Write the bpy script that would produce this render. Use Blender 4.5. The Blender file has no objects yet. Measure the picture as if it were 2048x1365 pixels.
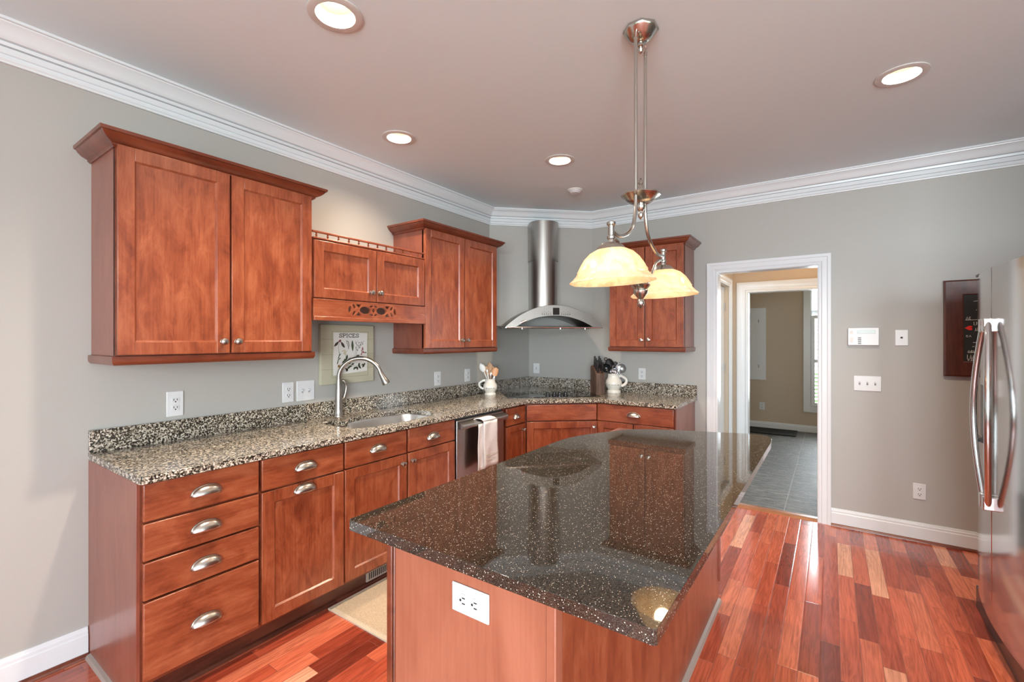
import bpy, bmesh, math, random
from mathutils import Vector, Matrix
random.seed(7)
S = bpy.context.scene
COL = S.collection
R = math.radians

# ------------------------------------------------------------------ camera, world, light, exposure
CAM = (2.76462, -4.31507, 1.43061)
FPX, CYPX, YAW = 920.522, 678.515, 34.76845
cd = bpy.data.cameras.new('camera'); cam = bpy.data.objects.new('camera', cd); COL.objects.link(cam)
cam.location = CAM; cam.rotation_euler = (R(90), 0, R(YAW))
cd.sensor_fit = 'HORIZONTAL'; cd.sensor_width = 36.0; cd.lens = FPX/2048*36.0
cd.shift_y = (CYPX-682.5)/2048; cd.clip_start = 0.02; cd.clip_end = 200
S.camera = cam
S.view_settings.view_transform = 'Standard'; S.view_settings.look = 'None'
S.view_settings.exposure = 0.17; S.view_settings.gamma = 1.0; S.view_settings.use_curve_mapping = False
S.cycles.max_bounces = 9; S.cycles.diffuse_bounces = 5; S.cycles.glossy_bounces = 5
S.cycles.transparent_max_bounces = 10; S.cycles.transmission_bounces = 5
S.cycles.caustics_reflective = False; S.cycles.caustics_refractive = False
S.cycles.sample_clamp_indirect = 6.0; S.cycles.use_denoising = True
S.cycles.blur_glossy = 0.5

W = bpy.data.worlds.new('world'); S.world = W; W.use_nodes = True
bg = W.node_tree.nodes['Background']; bg.inputs[0].default_value = (0.90, 0.95, 1.0, 1); bg.inputs[1].default_value = 3.2

def area(name, loc, rot, sx, sy, power, color, shape='RECTANGLE', portal=False, spread=180):
    l = bpy.data.lights.new(name, 'AREA'); l.shape = shape; l.size = sx; l.size_y = sy
    l.energy = power; l.color = color; l.spread = R(spread)
    o = bpy.data.objects.new(name, l); COL.objects.link(o); o.location = loc; o.rotation_euler = rot
    if portal: l.cycles.is_portal = True
    return o
DAY = (0.865, 0.97, 1.02)
# daylight arriving through the windows behind the camera (each stands right outside its window opening)
REARWIN = [(0.55, 2.05), (2.45, 3.95), (4.35, 5.85)]       # x ranges of the windows in wall_rear
RIGHTWIN = [(-6.6, -5.0), (-4.7, -3.1)]                    # y ranges of the windows in wall_right of the breakfast end
for (a, b), pw in zip(REARWIN, (6, 165, 320)):
    area('daylight_rear', ((a+b)/2, -7.72, 1.45), (R(90), 0, 0), b-a, 1.8, pw, DAY)
for a, b in RIGHTWIN:
    area('daylight_side', (6.42, (a+b)/2, 1.30), (R(90), 0, R(90)), b-a, 2.0, 14, DAY)
area('daylight_hall', (3.62, 0.92, 1.25), (R(90), 0, R(90)), 0.8, 1.7, 11, DAY)
area('daylight_far', (2.86, 4.40, 1.30), (R(90), 0, R(180)), 0.7, 1.7, 140, DAY)

# ------------------------------------------------------------------ materials
MATS = {}
def lin(r, g, b):
    f = lambda c: (c/255/12.92) if c/255 <= 0.04045 else ((c/255+0.055)/1.055)**2.4
    return (f(r), f(g), f(b), 1.0)
class N:
    """small node builder"""
    def __init__(s, name):
        s.m = bpy.data.materials.new(name); s.m.use_nodes = True; s.t = s.m.node_tree
        s.bs = s.t.nodes['Principled BSDF']; s.out = s.t.nodes['Material Output']; MATS[name] = s.m
    def n(s, typ, **kw):
        o = s.t.nodes.new(typ)
        for k, v in kw.items(): setattr(o, k, v)
        return o
    def l(s, a, b): s.t.links.new(a, b)
    def set(s, **kw):
        names = dict(col='Base Color', rough='Roughness', metal='Metallic', spec='Specular IOR Level', ior='IOR', coat='Coat Weight',
                     coatr='Coat Roughness', trans='Transmission Weight', ec='Emission Color', es='Emission Strength', aniso='Anisotropic', sheen='Sheen Weight')
        for k, v in kw.items(): s.bs.inputs[names[k]].default_value = v
        return s
    def math(s, op, a, b=None, c=None):
        o = s.n('ShaderNodeMath', operation=op)
        for i, x in enumerate((a, b, c)):
            if x is None: continue
            if isinstance(x, (int, float)): o.inputs[i].default_value = x
            else: s.l(x, o.inputs[i])
        return o.outputs[0]
    def coords(s, scale=(1, 1, 1), rnd=True):
        tc = s.n('ShaderNodeTexCoord'); mp = s.n('ShaderNodeMapping'); mp.inputs['Scale'].default_value = scale
        if rnd:
            oi = s.n('ShaderNodeObjectInfo'); vm = s.n('ShaderNodeVectorMath', operation='SCALE')
            vm.inputs[0].default_value = (7.3, 11.1, 5.7); s.l(oi.outputs['Random'], vm.inputs['Scale'])
            ad = s.n('ShaderNodeVectorMath', operation='ADD'); s.l(tc.outputs['Object'], ad.inputs[0]); s.l(vm.outputs[0], ad.inputs[1])
            s.l(ad.outputs[0], mp.inputs['Vector'])
        else: s.l(tc.outputs['Object'], mp.inputs['Vector'])
        return mp.outputs[0]
    def noise(s, vec, scale, detail=3, rough=0.55, dist=0.0):
        o = s.n('ShaderNodeTexNoise'); o.inputs['Scale'].default_value = scale; o.inputs['Detail'].default_value = detail
        o.inputs['Roughness'].default_value = rough; o.inputs['Distortion'].default_value = dist
        if vec is not None: s.l(vec, o.inputs['Vector'])
        return o.outputs['Fac']
    def ramp(s, fac, stops, interp='LINEAR'):
        o = s.n('ShaderNodeValToRGB'); cr = o.color_ramp; cr.interpolation = interp
        while len(cr.elements) < len(stops): cr.elements.new(0.5)
        for e, (p, c) in zip(cr.elements, stops): e.position = p; e.color = c if len(c) == 4 else (*c, 1)
        s.l(fac, o.inputs[0]); return o.outputs[0]
    def mix(s, fac, a, b, mode='MIX'):
        o = s.n('ShaderNodeMix', data_type='RGBA', blend_type=mode)
        for sock, x in ((o.inputs[0], fac), (o.inputs[6], a), (o.inputs[7], b)):
            if isinstance(x, (int, float)): sock.default_value = x
            elif isinstance(x, tuple): sock.default_value = x
            else: s.l(x, sock)
        return o.outputs[2]
    def bump(s, h, strength=0.1, dist=0.01):
        o = s.n('ShaderNodeBump'); o.inputs['Strength'].default_value = strength; o.inputs['Distance'].default_value = dist
        s.l(h, o.inputs['Height']); s.l(o.outputs[0], s.bs.inputs['Normal'])

def simple(name, col, rough=0.5, **kw):
    n = N(name); n.set(col=col, rough=rough, **kw); return n.m
def paint(name, col, rough, nb=0.02, scale=220):
    n = N(name); n.set(col=col, rough=rough)
    v = n.coords((1, 1, 1), False); n.bump(n.noise(v, scale, 2), nb, 0.002); return n.m
paint('wall_paint', (0.415, 0.405, 0.38, 1), 0.42)
paint('ceiling_paint', (0.72, 0.83, 0.875, 1), 0.8)
paint('hall_paint', (0.52, 0.43, 0.33, 1), 0.5)
simple('white_trim', (0.70, 0.73, 0.755, 1), 0.25)
simple('white_plastic', (0.68, 0.69, 0.70, 1), 0.25)
simple('cream_plastic', (0.72, 0.70, 0.66, 1), 0.35)
simple('slot_dark', (0.02, 0.02, 0.02, 1), 0.5)

def wood(name, d, m, l, sc=(9, 9, 3.2), gsc=(70, 70, 2.5), rough=0.3, coat=0.35):
    n = N(name)
    b = n.noise(n.coords(sc), 1.0, 7, 0.68, 0.6)
    g = n.noise(n.coords(gsc), 1.0, 4, 0.6, 0.3)
    f = n.math('ADD', n.math('MULTIPLY', b, 0.72), n.math('MULTIPLY', g, 0.28))
    c = n.ramp(f, [(0.32, d), (0.48, m), (0.64, l)])
    n.l(c, n.bs.inputs['Base Color']); n.set(rough=rough, coat=coat, coatr=0.22)
    n.bump(g, 0.05, 0.003); return n.m
CD, CM, CL = (0.125, 0.023, 0.009, 1), (0.240, 0.055, 0.021, 1), (0.345, 0.102, 0.044, 1)
wood('cherry', CD, CM, CL, sc=(15, 15, 5.5), gsc=(110, 110, 5))
wood('cherry_across', CD, CM, CL, sc=(5.5, 13, 13), gsc=(4, 100, 100))
wood('cherry_dark_shaded', (0.07, 0.014, 0.007, 1), (0.14, 0.030, 0.012, 1), (0.20, 0.05, 0.022, 1), sc=(3, 9, 9), gsc=(3, 60, 60))  # dark cherry, deepened to paint in the shade on crowns and light rails
wood('cherry_side_sheen', (0.15, 0.034, 0.018, 1), (0.21, 0.055, 0.031, 1), (0.26, 0.078, 0.046, 1), rough=0.34)  # pinker tint stands in for window reflections on the cabinet sides
wood('cherry_island_lit', (0.25, 0.074, 0.040, 1), (0.33, 0.110, 0.062, 1), (0.40, 0.145, 0.086, 1), sc=(4, 4, 1.2), gsc=(90, 90, 3), rough=0.36, coat=0.25)  # same cherry, lightened in colour for the daylight on the island front
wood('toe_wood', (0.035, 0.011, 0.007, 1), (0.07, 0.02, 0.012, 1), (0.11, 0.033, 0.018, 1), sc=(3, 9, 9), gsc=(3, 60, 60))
wood('board_frame', (0.035, 0.008, 0.005, 1), (0.075, 0.016, 0.008, 1), (0.12, 0.03, 0.014, 1), sc=(14, 14, 3), gsc=(60, 60, 4), rough=0.4)
wood('knife_wood', (0.035, 0.018, 0.012, 1), (0.085, 0.045, 0.03, 1), (0.16, 0.09, 0.065, 1), sc=(20, 20, 3), gsc=(160, 160, 6), rough=0.5, coat=0)
wood('spoon_wood', (0.26, 0.14, 0.07, 1), (0.40, 0.235, 0.13, 1), (0.55, 0.37, 0.23, 1), sc=(30, 30, 8), gsc=(200, 200, 12), rough=0.55, coat=0)
wood('threshold_wood', (0.20, 0.07, 0.03, 1), (0.34, 0.14, 0.065, 1), (0.44, 0.2, 0.1, 1), sc=(3, 9, 9), gsc=(3, 80, 80))
simple('shoe_grey', (0.30, 0.24, 0.21, 1), 0.4)

def floor_mat():
    n = N('floor_planks'); tc = n.n('ShaderNodeTexCoord'); sp = n.n('ShaderNodeSeparateXYZ'); n.l(tc.outputs['Object'], sp.inputs[0])
    w = 0.0765
    rx = n.math('DIVIDE', n.math('ADD', sp.outputs[0], 20.0), w); row = n.math('FLOOR', rx); fx = n.math('FRACT', rx)
    wn = n.n('ShaderNodeTexWhiteNoise', noise_dimensions='1D'); n.l(row, wn.inputs['W'])
    wn2 = n.n('ShaderNodeTexWhiteNoise', noise_dimensions='1D'); n.l(n.math('ADD', row, 311.5), wn2.inputs['W'])
    ln = n.math('ADD', 0.36, n.math('MULTIPLY', wn2.outputs['Value'], 0.36))
    ry = n.math('DIVIDE', n.math('ADD', sp.outputs[1], n.math('ADD', 30.0, n.math('MULTIPLY', wn.outputs['Value'], 3.1))), ln)
    col = n.math('FLOOR', ry); fy = n.math('FRACT', ry)
    cx = n.n('ShaderNodeCombineXYZ'); n.l(row, cx.inputs[0]); n.l(col, cx.inputs[1])
    idn = n.n('ShaderNodeTexWhiteNoise', noise_dimensions='2D'); n.l(cx.outputs[0], idn.inputs['Vector'])
    rid = idn.outputs['Value']
    base = n.ramp(rid, [(0.0, (0.12, 0.018, 0.010)), (0.07, (0.24, 0.037, 0.019)), (0.30, (0.38, 0.068, 0.033)), (0.70, (0.52, 0.115, 0.058)), (0.93, (0.60, 0.175, 0.095)), (0.97, (0.64, 0.26, 0.155)), (1.0, (0.70, 0.34, 0.22))])
    # grain, shifted per plank
    of = n.n('ShaderNodeVectorMath', operation='SCALE'); of.inputs['Scale'].default_value = 9.0; n.l(idn.outputs['Color'], of.inputs[0])
    ad = n.n('ShaderNodeVectorMath', operation='ADD'); n.l(tc.outputs['Object'], ad.inputs[0]); n.l(of.outputs[0], ad.inputs[1])
    mp = n.n('ShaderNodeMapping'); mp.inputs['Scale'].default_value = (15, 1.3, 1); n.l(ad.outputs[0], mp.inputs[0])
    big = n.noise(mp.outputs[0], 1.0, 3, 0.55, 1.2)
    rings = n.math('FRACT', n.math('MULTIPLY', big, 6.0)); rings = n.math('ABSOLUTE', n.math('SUBTRACT', n.math('MULTIPLY', rings, 2.0), 1.0))
    mp2 = n.n('ShaderNodeMapping'); mp2.inputs['Scale'].default_value = (160, 5, 1); n.l(ad.outputs[0], mp2.inputs[0])
    fine = n.noise(mp2.outputs[0], 1.0, 3, 0.6, 0.2)
    g = n.math('ADD', n.math('MULTIPLY', rings, 0.26), n.math('MULTIPLY', fine, 0.74))
    gc = n.ramp(g, [(0.25, (0.62, 0.55, 0.52)), (0.55, (1.0, 1.0, 1.0)), (0.8, (1.28, 1.32, 1.35))])
    c = n.mix(1.0, base, gc, 'MULTIPLY')
    ex = n.math('MINIMUM', fx, n.math('SUBTRACT', 1.0, fx)); ey = n.math('MULTIPLY', n.math('MINIMUM', fy, n.math('SUBTRACT', 1.0, fy)), n.math('DIVIDE', ln, w))
    e = n.math('MINIMUM', ex, ey); gap = n.math('LESS_THAN', e, 0.014)
    c = n.mix(gap, c, (0.20, 0.06, 0.04, 1))
    n.l(c, n.bs.inputs['Base Color'])
    sm = n.math('MINIMUM', n.math('MULTIPLY', e, 14.0), 1.0)
    n.bump(n.math('ADD', sm, n.math('MULTIPLY', fine, 0.12)), 0.22, 0.002)
    n.set(rough=0.17, coat=0.3, coatr=0.12, spec=0.55)
floor_mat()

def granite():
    n = N('granite'); v = n.coords((1, 1, 1), False)
    nz = n.n('ShaderNodeTexNoise'); nz.inputs['Scale'].default_value = 90; n.l(v, nz.inputs['Vector'])
    sc = n.n('ShaderNodeVectorMath', operation='SCALE'); sc.inputs['Scale'].default_value = 0.009; n.l(nz.outputs['Color'], sc.inputs[0])
    ad = n.n('ShaderNodeVectorMath', operation='ADD'); n.l(v, ad.inputs[0]); n.l(sc.outputs[0], ad.inputs[1])
    vo = n.n('ShaderNodeTexVoronoi'); vo.inputs['Scale'].default_value = 165; n.l(ad.outputs[0], vo.inputs['Vector'])
    r = n.n('ShaderNodeSeparateColor'); n.l(vo.outputs['Color'], r.inputs[0])
    c = n.ramp(r.outputs[0], [(0.0, (0.008, 0.007, 0.006)), (0.34, (0.07, 0.058, 0.045)), (0.46, (0.20, 0.17, 0.13)), (0.62, (0.40, 0.35, 0.28)), (0.82, (0.66, 0.60, 0.51))], 'CONSTANT')
    big = n.noise(v, 9, 2)
    c = n.mix(n.math('MULTIPLY', big, 0.16), c, (0.26, 0.22, 0.165, 1))
    n.l(c, n.bs.inputs['Base Color']); n.set(rough=0.12, ior=1.6)
granite()
def quartz():
    n = N('black_quartz'); v = n.coords((1, 1, 1), False)
    def specks(scale, thr, gate):
        vo = n.n('ShaderNodeTexVoronoi'); vo.inputs['Scale'].default_value = scale; n.l(v, vo.inputs['Vector'])
        r = n.n('ShaderNodeSeparateColor'); n.l(vo.outputs['Color'], r.inputs[0])
        return n.math('MULTIPLY', n.math('LESS_THAN', vo.outputs['Distance'], thr), n.math('GREATER_THAN', r.outputs[1], gate))
    a = specks(190, 0.22, 0.62); b = specks(430, 0.40, 0.30)
    bn = n.noise(v, 420, 2)
    c = n.ramp(bn, [(0.35, (0.010, 0.008, 0.006)), (0.65, (0.042, 0.032, 0.024))])
    c = n.mix(n.math('MULTIPLY', b, 0.42), c, (0.20, 0.16, 0.12, 1))
    c = n.mix(n.math('MULTIPLY', a, 0.8), c, (0.80, 0.74, 0.64, 1))
    n.l(c, n.bs.inputs['Base Color']); n.set(rough=0.03, ior=1.75)
quartz()
def brushed(name, col, rough, sc=(2, 2, 260), aniso=0.0):
    n = N(name); n.set(col=col, metal=1.0, rough=rough, aniso=aniso)
    g = n.noise(n.coords(sc), 1.0, 2); n.bump(g, 0.05, 0.001)
    rr = n.math('ADD', rough-0.05, n.math('MULTIPLY', g, 0.1)); n.l(rr, n.bs.inputs['Roughness'])
brushed('stainless', (0.44, 0.42, 0.40, 1), 0.33, (260, 260, 2))
brushed('stainless_across', (0.40, 0.38, 0.36, 1), 0.36, (2, 260, 260))
brushed('fridge_steel', (0.56, 0.55, 0.54, 1), 0.12, (240, 240, 2))
brushed('hood_steel_dim', (0.28, 0.265, 0.25, 1), 0.33, (2, 260, 260))  # stainless darkened in colour for the dark reflection in the canopy
simple('sink_steel', (0.66, 0.63, 0.60, 1), 0.30, metal=1.0)
simple('nickel', (0.52, 0.495, 0.46, 1), 0.27, metal=1.0)
simple('faucet_nickel', (0.36, 0.34, 0.315, 1), 0.30, metal=1.0)
simple('polished_nickel', (0.54, 0.52, 0.48, 1), 0.2, metal=1.0)
simple('chrome', (0.74, 0.76, 0.78, 1), 0.14, metal=1.0)
simple('black_glass', (0.008, 0.008, 0.009, 1), 0.03, ior=1.7)
simple('black_plastic', (0.012, 0.012, 0.013, 1), 0.25)
simple('dark_grey', (0.05, 0.05, 0.05, 1), 0.4)
simple('filter_steel', (0.20, 0.17, 0.15, 1), 0.4, metal=1.0)
simple('ceramic', (0.78, 0.75, 0.69, 1), 0.12, coat=0.5, coatr=0.05)
simple('ceramic_blue', (0.12, 0.13, 0.17, 1), 0.2)
simple('grey_nylon', (0.46, 0.43, 0.39, 1), 0.4)
simple('orange_silicone', (0.56, 0.26, 0.10, 1), 0.4)
simple('white_silicone', (0.74, 0.72, 0.69, 1), 0.35)
simple('chalkboard', (0.012, 0.011, 0.010, 1), 0.65)
simple('chalk', (0.72, 0.70, 0.66, 1), 0.8)
simple('heart_red', (0.80, 0.02, 0.012, 1), 0.5)
simple('lcd', (0.40, 0.47, 0.44, 1), 0.2)
simple('key_grey', (0.30, 0.30, 0.31, 1), 0.5)
simple('sage', (0.47, 0.45, 0.335, 1), 0.45)
simple('sage_line', (0.22, 0.21, 0.14, 1), 0.6)
simple('print_paper', (0.74, 0.725, 0.69, 1), 0.5)
simple('ink', (0.03, 0.025, 0.02, 1), 0.6)
simple('leaf_green', (0.05, 0.075, 0.03, 1), 0.6)
simple('leaf_dark', (0.045, 0.03, 0.028, 1), 0.6)
simple('petal_red', (0.28, 0.05, 0.06, 1), 0.6)
simple('petal_yellow', (0.55, 0.36, 0.10, 1), 0.6)
simple('petal_cream', (0.58, 0.50, 0.33, 1), 0.6)
simple('mat_black', (0.006, 0.006, 0.006, 1), 0.9)
simple('lawn_green', (0.12, 0.26, 0.05, 1), 0.9)

def fabric(name, col, scale, strength):
    n = N(name); v = n.coords((1, 1, 1), False)
    a = n.noise(v, scale, 2); c = n.ramp(a, [(0.3, tuple(x*0.72 for x in col[:3])), (0.7, tuple(min(1, x*1.15) for x in col[:3]))])
    n.l(c, n.bs.inputs['Base Color']); n.set(rough=0.9); n.bump(a, strength, 0.003)
fabric('rug_weave', (0.48, 0.375, 0.265, 1), 260, 0.4)
fabric('rug_edge', (0.56, 0.47, 0.36, 1), 300, 0.2)
fabric('towel_cloth', (0.80, 0.76, 0.75, 1), 420, 0.5)

def slate():
    n = N('slate_tile'); tc = n.n('ShaderNodeTexCoord'); mp = n.n('ShaderNodeMapping'); n.l(tc.outputs['Object'], mp.inputs[0])
    mp.inputs['Location'].default_value = (0.40-0.011, 0.05, 0); sp = n.n('ShaderNodeSeparateXYZ'); n.l(mp.outputs[0], sp.inputs[0])
    fx = n.math('FRACT', n.math('DIVIDE', n.math('ADD', sp.outputs[0], 9.0-0.38+0.052), 0.46)); fy = n.math('FRACT', n.math('DIVIDE', n.math('ADD', sp.outputs[1], 9.0), 0.46))
    ex = n.math('MINIMUM', fx, n.math('SUBTRACT', 1.0, fx)); ey = n.math('MINIMUM', fy, n.math('SUBTRACT', 1.0, fy))
    g = n.math('LESS_THAN', n.math('MINIMUM', ex, ey), 0.009)
    nz = n.noise(n.coords((6, 34, 1), False), 1.0, 9, 0.78, 1.6)
    c = n.ramp(nz, [(0.40, (0.010, 0.009, 0.008)), (0.5, (0.075, 0.066, 0.055)), (0.62, (0.22, 0.20, 0.17))])
    c = n.mix(g, c, (0.22, 0.20, 0.17, 1)); n.l(c, n.bs.inputs['Base Color']); n.set(rough=0.42, spec=0.35)
    n.bump(n.math('SUBTRACT', nz, n.math('MULTIPLY', g, 0.3)), 0.8, 0.02)
slate()
def emit(name, col, s):
    n = N(name); n.set(col=(0.8, 0.8, 0.8, 1), ec=col, es=s, rough=0.4)
emit('lamp_lens', (1.0, 0.90, 0.74, 1), 6.0)
simple('can_baffle', (0.34, 0.29, 0.23, 1), 0.4)
simple('can_ring', (0.62, 0.60, 0.58, 1), 0.3)
def shade_glass():
    n = N('alabaster_glass'); v = n.coords((6, 6, 6), False)
    a = n.noise(v, 2.5, 4, 0.6, 1.5)
    c = n.ramp(a, [(0.3, (0.80, 0.58, 0.34)), (0.62, (0.93, 0.80, 0.58))])
    tr = n.n('ShaderNodeBsdfTranslucent'); n.l(c, tr.inputs[0])
    n.l(c, n.bs.inputs['Base Color']); n.set(rough=0.18, es=0.34); n.l(c, n.bs.inputs['Emission Color'])
    mx = n.n('ShaderNodeMixShader'); mx.inputs[0].default_value = 0.45
    n.l(n.bs.outputs[0], mx.inputs[1]); n.l(tr.outputs[0], mx.inputs[2]); n.l(mx.outputs[0], n.out.inputs[0])
shade_glass()
def window_glass():
    n = N('window_glass'); tr = n.n('ShaderNodeBsdfTransparent'); gl = n.n('ShaderNodeBsdfGlossy'); gl.inputs['Roughness'].default_value = 0.0
    mx = n.n('ShaderNodeMixShader'); mx.inputs[0].default_value = 0.06
    n.l(tr.outputs[0], mx.inputs[1]); n.l(gl.outputs[0], mx.inputs[2]); n.l(mx.outputs[0], n.out.inputs[0])
window_glass()
def mesh_sieve():
    n = N('sieve_mesh'); tr = n.n('ShaderNodeBsdfTransparent'); n.set(col=(0.5, 0.5, 0.5, 1), metal=1.0, rough=0.35)
    mx = n.n('ShaderNodeMixShader'); mx.inputs[0].default_value = 0.5
    n.l(tr.outputs[0], mx.inputs[1]); n.l(n.bs.outputs[0], mx.inputs[2]); n.l(mx.outputs[0], n.out.inputs[0])
mesh_sieve()

# ------------------------------------------------------------------ geometry helpers
class MB:
    def __init__(s): s.v = []; s.f = []; s.mi = []; s.cur = 0
    def add(s, vs, fs):
        o = len(s.v); s.v += [tuple(v) for v in vs]
        for f in fs: s.f.append(tuple(i+o for i in f)); s.mi.append(s.cur)
        return s
    def box(s, x0, x1, y0, y1, z0, z1):
        v = [(x0, y0, z0), (x1, y0, z0), (x1, y1, z0), (x0, y1, z0), (x0, y0, z1), (x1, y0, z1), (x1, y1, z1), (x0, y1, z1)]
        return s.add(v, [(0, 3, 2, 1), (4, 5, 6, 7), (0, 1, 5, 4), (1, 2, 6, 5), (2, 3, 7, 6), (3, 0, 4, 7)])
    def prism(s, poly, z0, z1, fn=None):
        n = len(poly); fn = fn or (lambda a, b, c: (a, b, c))
        v = [fn(a, b, z0) for a, b in poly]+[fn(a, b, z1) for a, b in poly]
        f = [tuple(range(n))[::-1], tuple(range(n, 2*n))]+[(i, (i+1) % n, n+(i+1) % n, n+i) for i in range(n)]
        return s.add(v, f)
    def grid(s, rows, close_u=False, close_v=False):
        """rows: list of equal-length point lists"""
        nr, nc = len(rows), len(rows[0]); v = [p for r in rows for p in r]; f = []
        for i in range(nr if close_u else nr-1):
            for j in range(nc if close_v else nc-1):
                f.append((i*nc+j, i*nc+(j+1) % nc, ((i+1) % nr)*nc+(j+1) % nc, ((i+1) % nr)*nc+j))
        return s.add(v, f)
    def lathe(s, prof, M=None, n=24, cap=True):
        M = M or Matrix(); rows = []
        for r, z in prof: rows.append([M @ Vector((r*math.cos(2*math.pi*k/n), r*math.sin(2*math.pi*k/n), z)) for k in range(n)])
        o = len(s.v); s.grid(rows, False, True)
        if cap:
            if prof[0][0] > 1e-5: s.f.append(tuple(o+k for k in range(n))[::-1]); s.mi.append(s.cur)
            if prof[-1][0] > 1e-5: s.f.append(tuple(o+(len(prof)-1)*n+k for k in range(n))); s.mi.append(s.cur)
        return s
    def tube(s, path, rad, n=10, cap=True, flat=1.0):
        P = [Vector(p) for p in path]; rad = rad if isinstance(rad, (list, tuple)) else [rad]*len(P)
        T = [(P[min(i+1, len(P)-1)]-P[max(i-1, 0)]).normalized() for i in range(len(P))]
        up = Vector((0, 0, 1)) if abs(T[0].z) < 0.9 else Vector((1, 0, 0))
        nrm = (up-T[0]*up.dot(T[0])).normalized(); rows = []
        for p, t, r in zip(P, T, rad):
            nrm = (nrm-t*nrm.dot(t)).normalized(); b = t.cross(nrm)
            rows.append([p+(nrm*math.cos(2*math.pi*k/n)*flat+b*math.sin(2*math.pi*k/n))*r for k in range(n)])
        o = len(s.v); s.grid(rows, False, True)
        if cap:
            s.f.append(tuple(o+k for k in range(n))); s.mi.append(s.cur)
            s.f.append(tuple(o+(len(P)-1)*n+k for k in range(n))[::-1]); s.mi.append(s.cur)
        return s
    def sweep(s, path, Nrm, prof, closed=False, caps=True):
        """profile (a = offset to the side Nrm x tangent, b = offset along Nrm), mitred at the corners"""
        P = [Vector(p) for p in path]; Nv = Vector(Nrm).normalized(); k = len(P); rows = []
        for i in range(k):
            a = P[i]-P[i-1] if (i > 0 or closed) else None; b = P[(i+1) % k]-P[i] if (i < k-1 or closed) else None
            s1 = Nv.cross(a.normalized()) if a is not None else None; s2 = Nv.cross(b.normalized()) if b is not None else None
            if s1 is None: m = s2
            elif s2 is None: m = s1
            else: m = (s1+s2).normalized(); m = m/max(0.2, m.dot(s1))
            rows.append([P[i]+m*x+Nv*y for x, y in prof])
        o = len(s.v); s.grid(rows, closed, True); q = len(prof)
        if caps and not closed:
            s.f.append(tuple(o+j for j in range(q))); s.mi.append(s.cur)
            s.f.append(tuple(o+(k-1)*q+j for j in range(q))[::-1]); s.mi.append(s.cur)
        return s
    def xform(s, M): s.v = [tuple(M @ Vector(v)) for v in s.v]; return s
    def build(s, name, mats, parent=None, label=None, bevel=0.0, smooth=35, world=False, seg=2, origin=None, subdiv=0, solid=0.0):
        if isinstance(mats, str): mats = [mats]
        vs = s.v
        if world and parent is not None:
            Mi = root_matrix(parent).inverted(); vs = [tuple(Mi @ Vector(v)) for v in vs]
        if origin is not None: vs = [tuple(Vector(v)-Vector(origin)) for v in vs]
        me = bpy.data.meshes.new(name); me.from_pydata(vs, [], s.f)
        for m in mats: me.materials.append(MATS[m])
        me.polygons.foreach_set('material_index', s.mi)
        bm = bmesh.new(); bm.from_mesh(me); bmesh.ops.remove_doubles(bm, verts=bm.verts, dist=1e-6)
        bmesh.ops.recalc_face_normals(bm, faces=bm.faces); bm.to_mesh(me); bm.free()
        return finish(me, name, parent, label, bevel, smooth, seg, origin, subdiv, solid)
def root_matrix(o):
    M = o.matrix_basis.copy()
    while o.parent is not None: o = o.parent; M = o.matrix_basis @ M
    return M
def finish(me, name, parent=None, label=None, bevel=0.0, smooth=35, seg=2, origin=None, subdiv=0, solid=0.0):
    if smooth:
        me.shade_smooth(); me.set_sharp_from_angle(angle=R(smooth))
    o = bpy.data.objects.new(name, me); COL.objects.link(o)
    if parent is not None: o.parent = parent
    if origin is not None: o.location = origin
    if solid:
        m = o.modifiers.new('solid', 'SOLIDIFY'); m.thickness = solid; m.offset = 0
    if bevel:
        m = o.modifiers.new('bevel', 'BEVEL'); m.width = bevel; m.segments = seg; m.limit_method = 'ANGLE'; m.angle_limit = R(40); m.harden_normals = False
    if subdiv:
        m = o.modifiers.new('sub', 'SUBSURF'); m.levels = subdiv; m.render_levels = subdiv
    if label: o['label'] = label
    return o
def thing(name, label, cat, loc=(0, 0, 0), rz=0.0, group=None):
    o = bpy.data.objects.new(name, None); COL.objects.link(o); o.empty_display_size = 0.1
    o.location = loc; o.rotation_euler = (0, 0, R(rz)); o['label'] = label; o['category'] = cat
    if group: o['group'] = group
    return o
def tag(o, label, cat, group=None):
    o['label'] = label; o['category'] = cat
    if group: o['group'] = group
    return o
def struct(o): o['kind'] = 'structure'; return o
def copy_thing(root, label, loc, rz=None, group=None):
    r = root.copy(); COL.objects.link(r); r.location = loc; r['label'] = label
    if rz is not None: r.rotation_euler = (0, 0, R(rz))
    if group: r['group'] = group
    for ch in list(root.children):
        c = ch.copy(); COL.objects.link(c); c.parent = r
        for g in list(ch.children):
            d = g.copy(); COL.objects.link(d); d.parent = c
    return r
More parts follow.
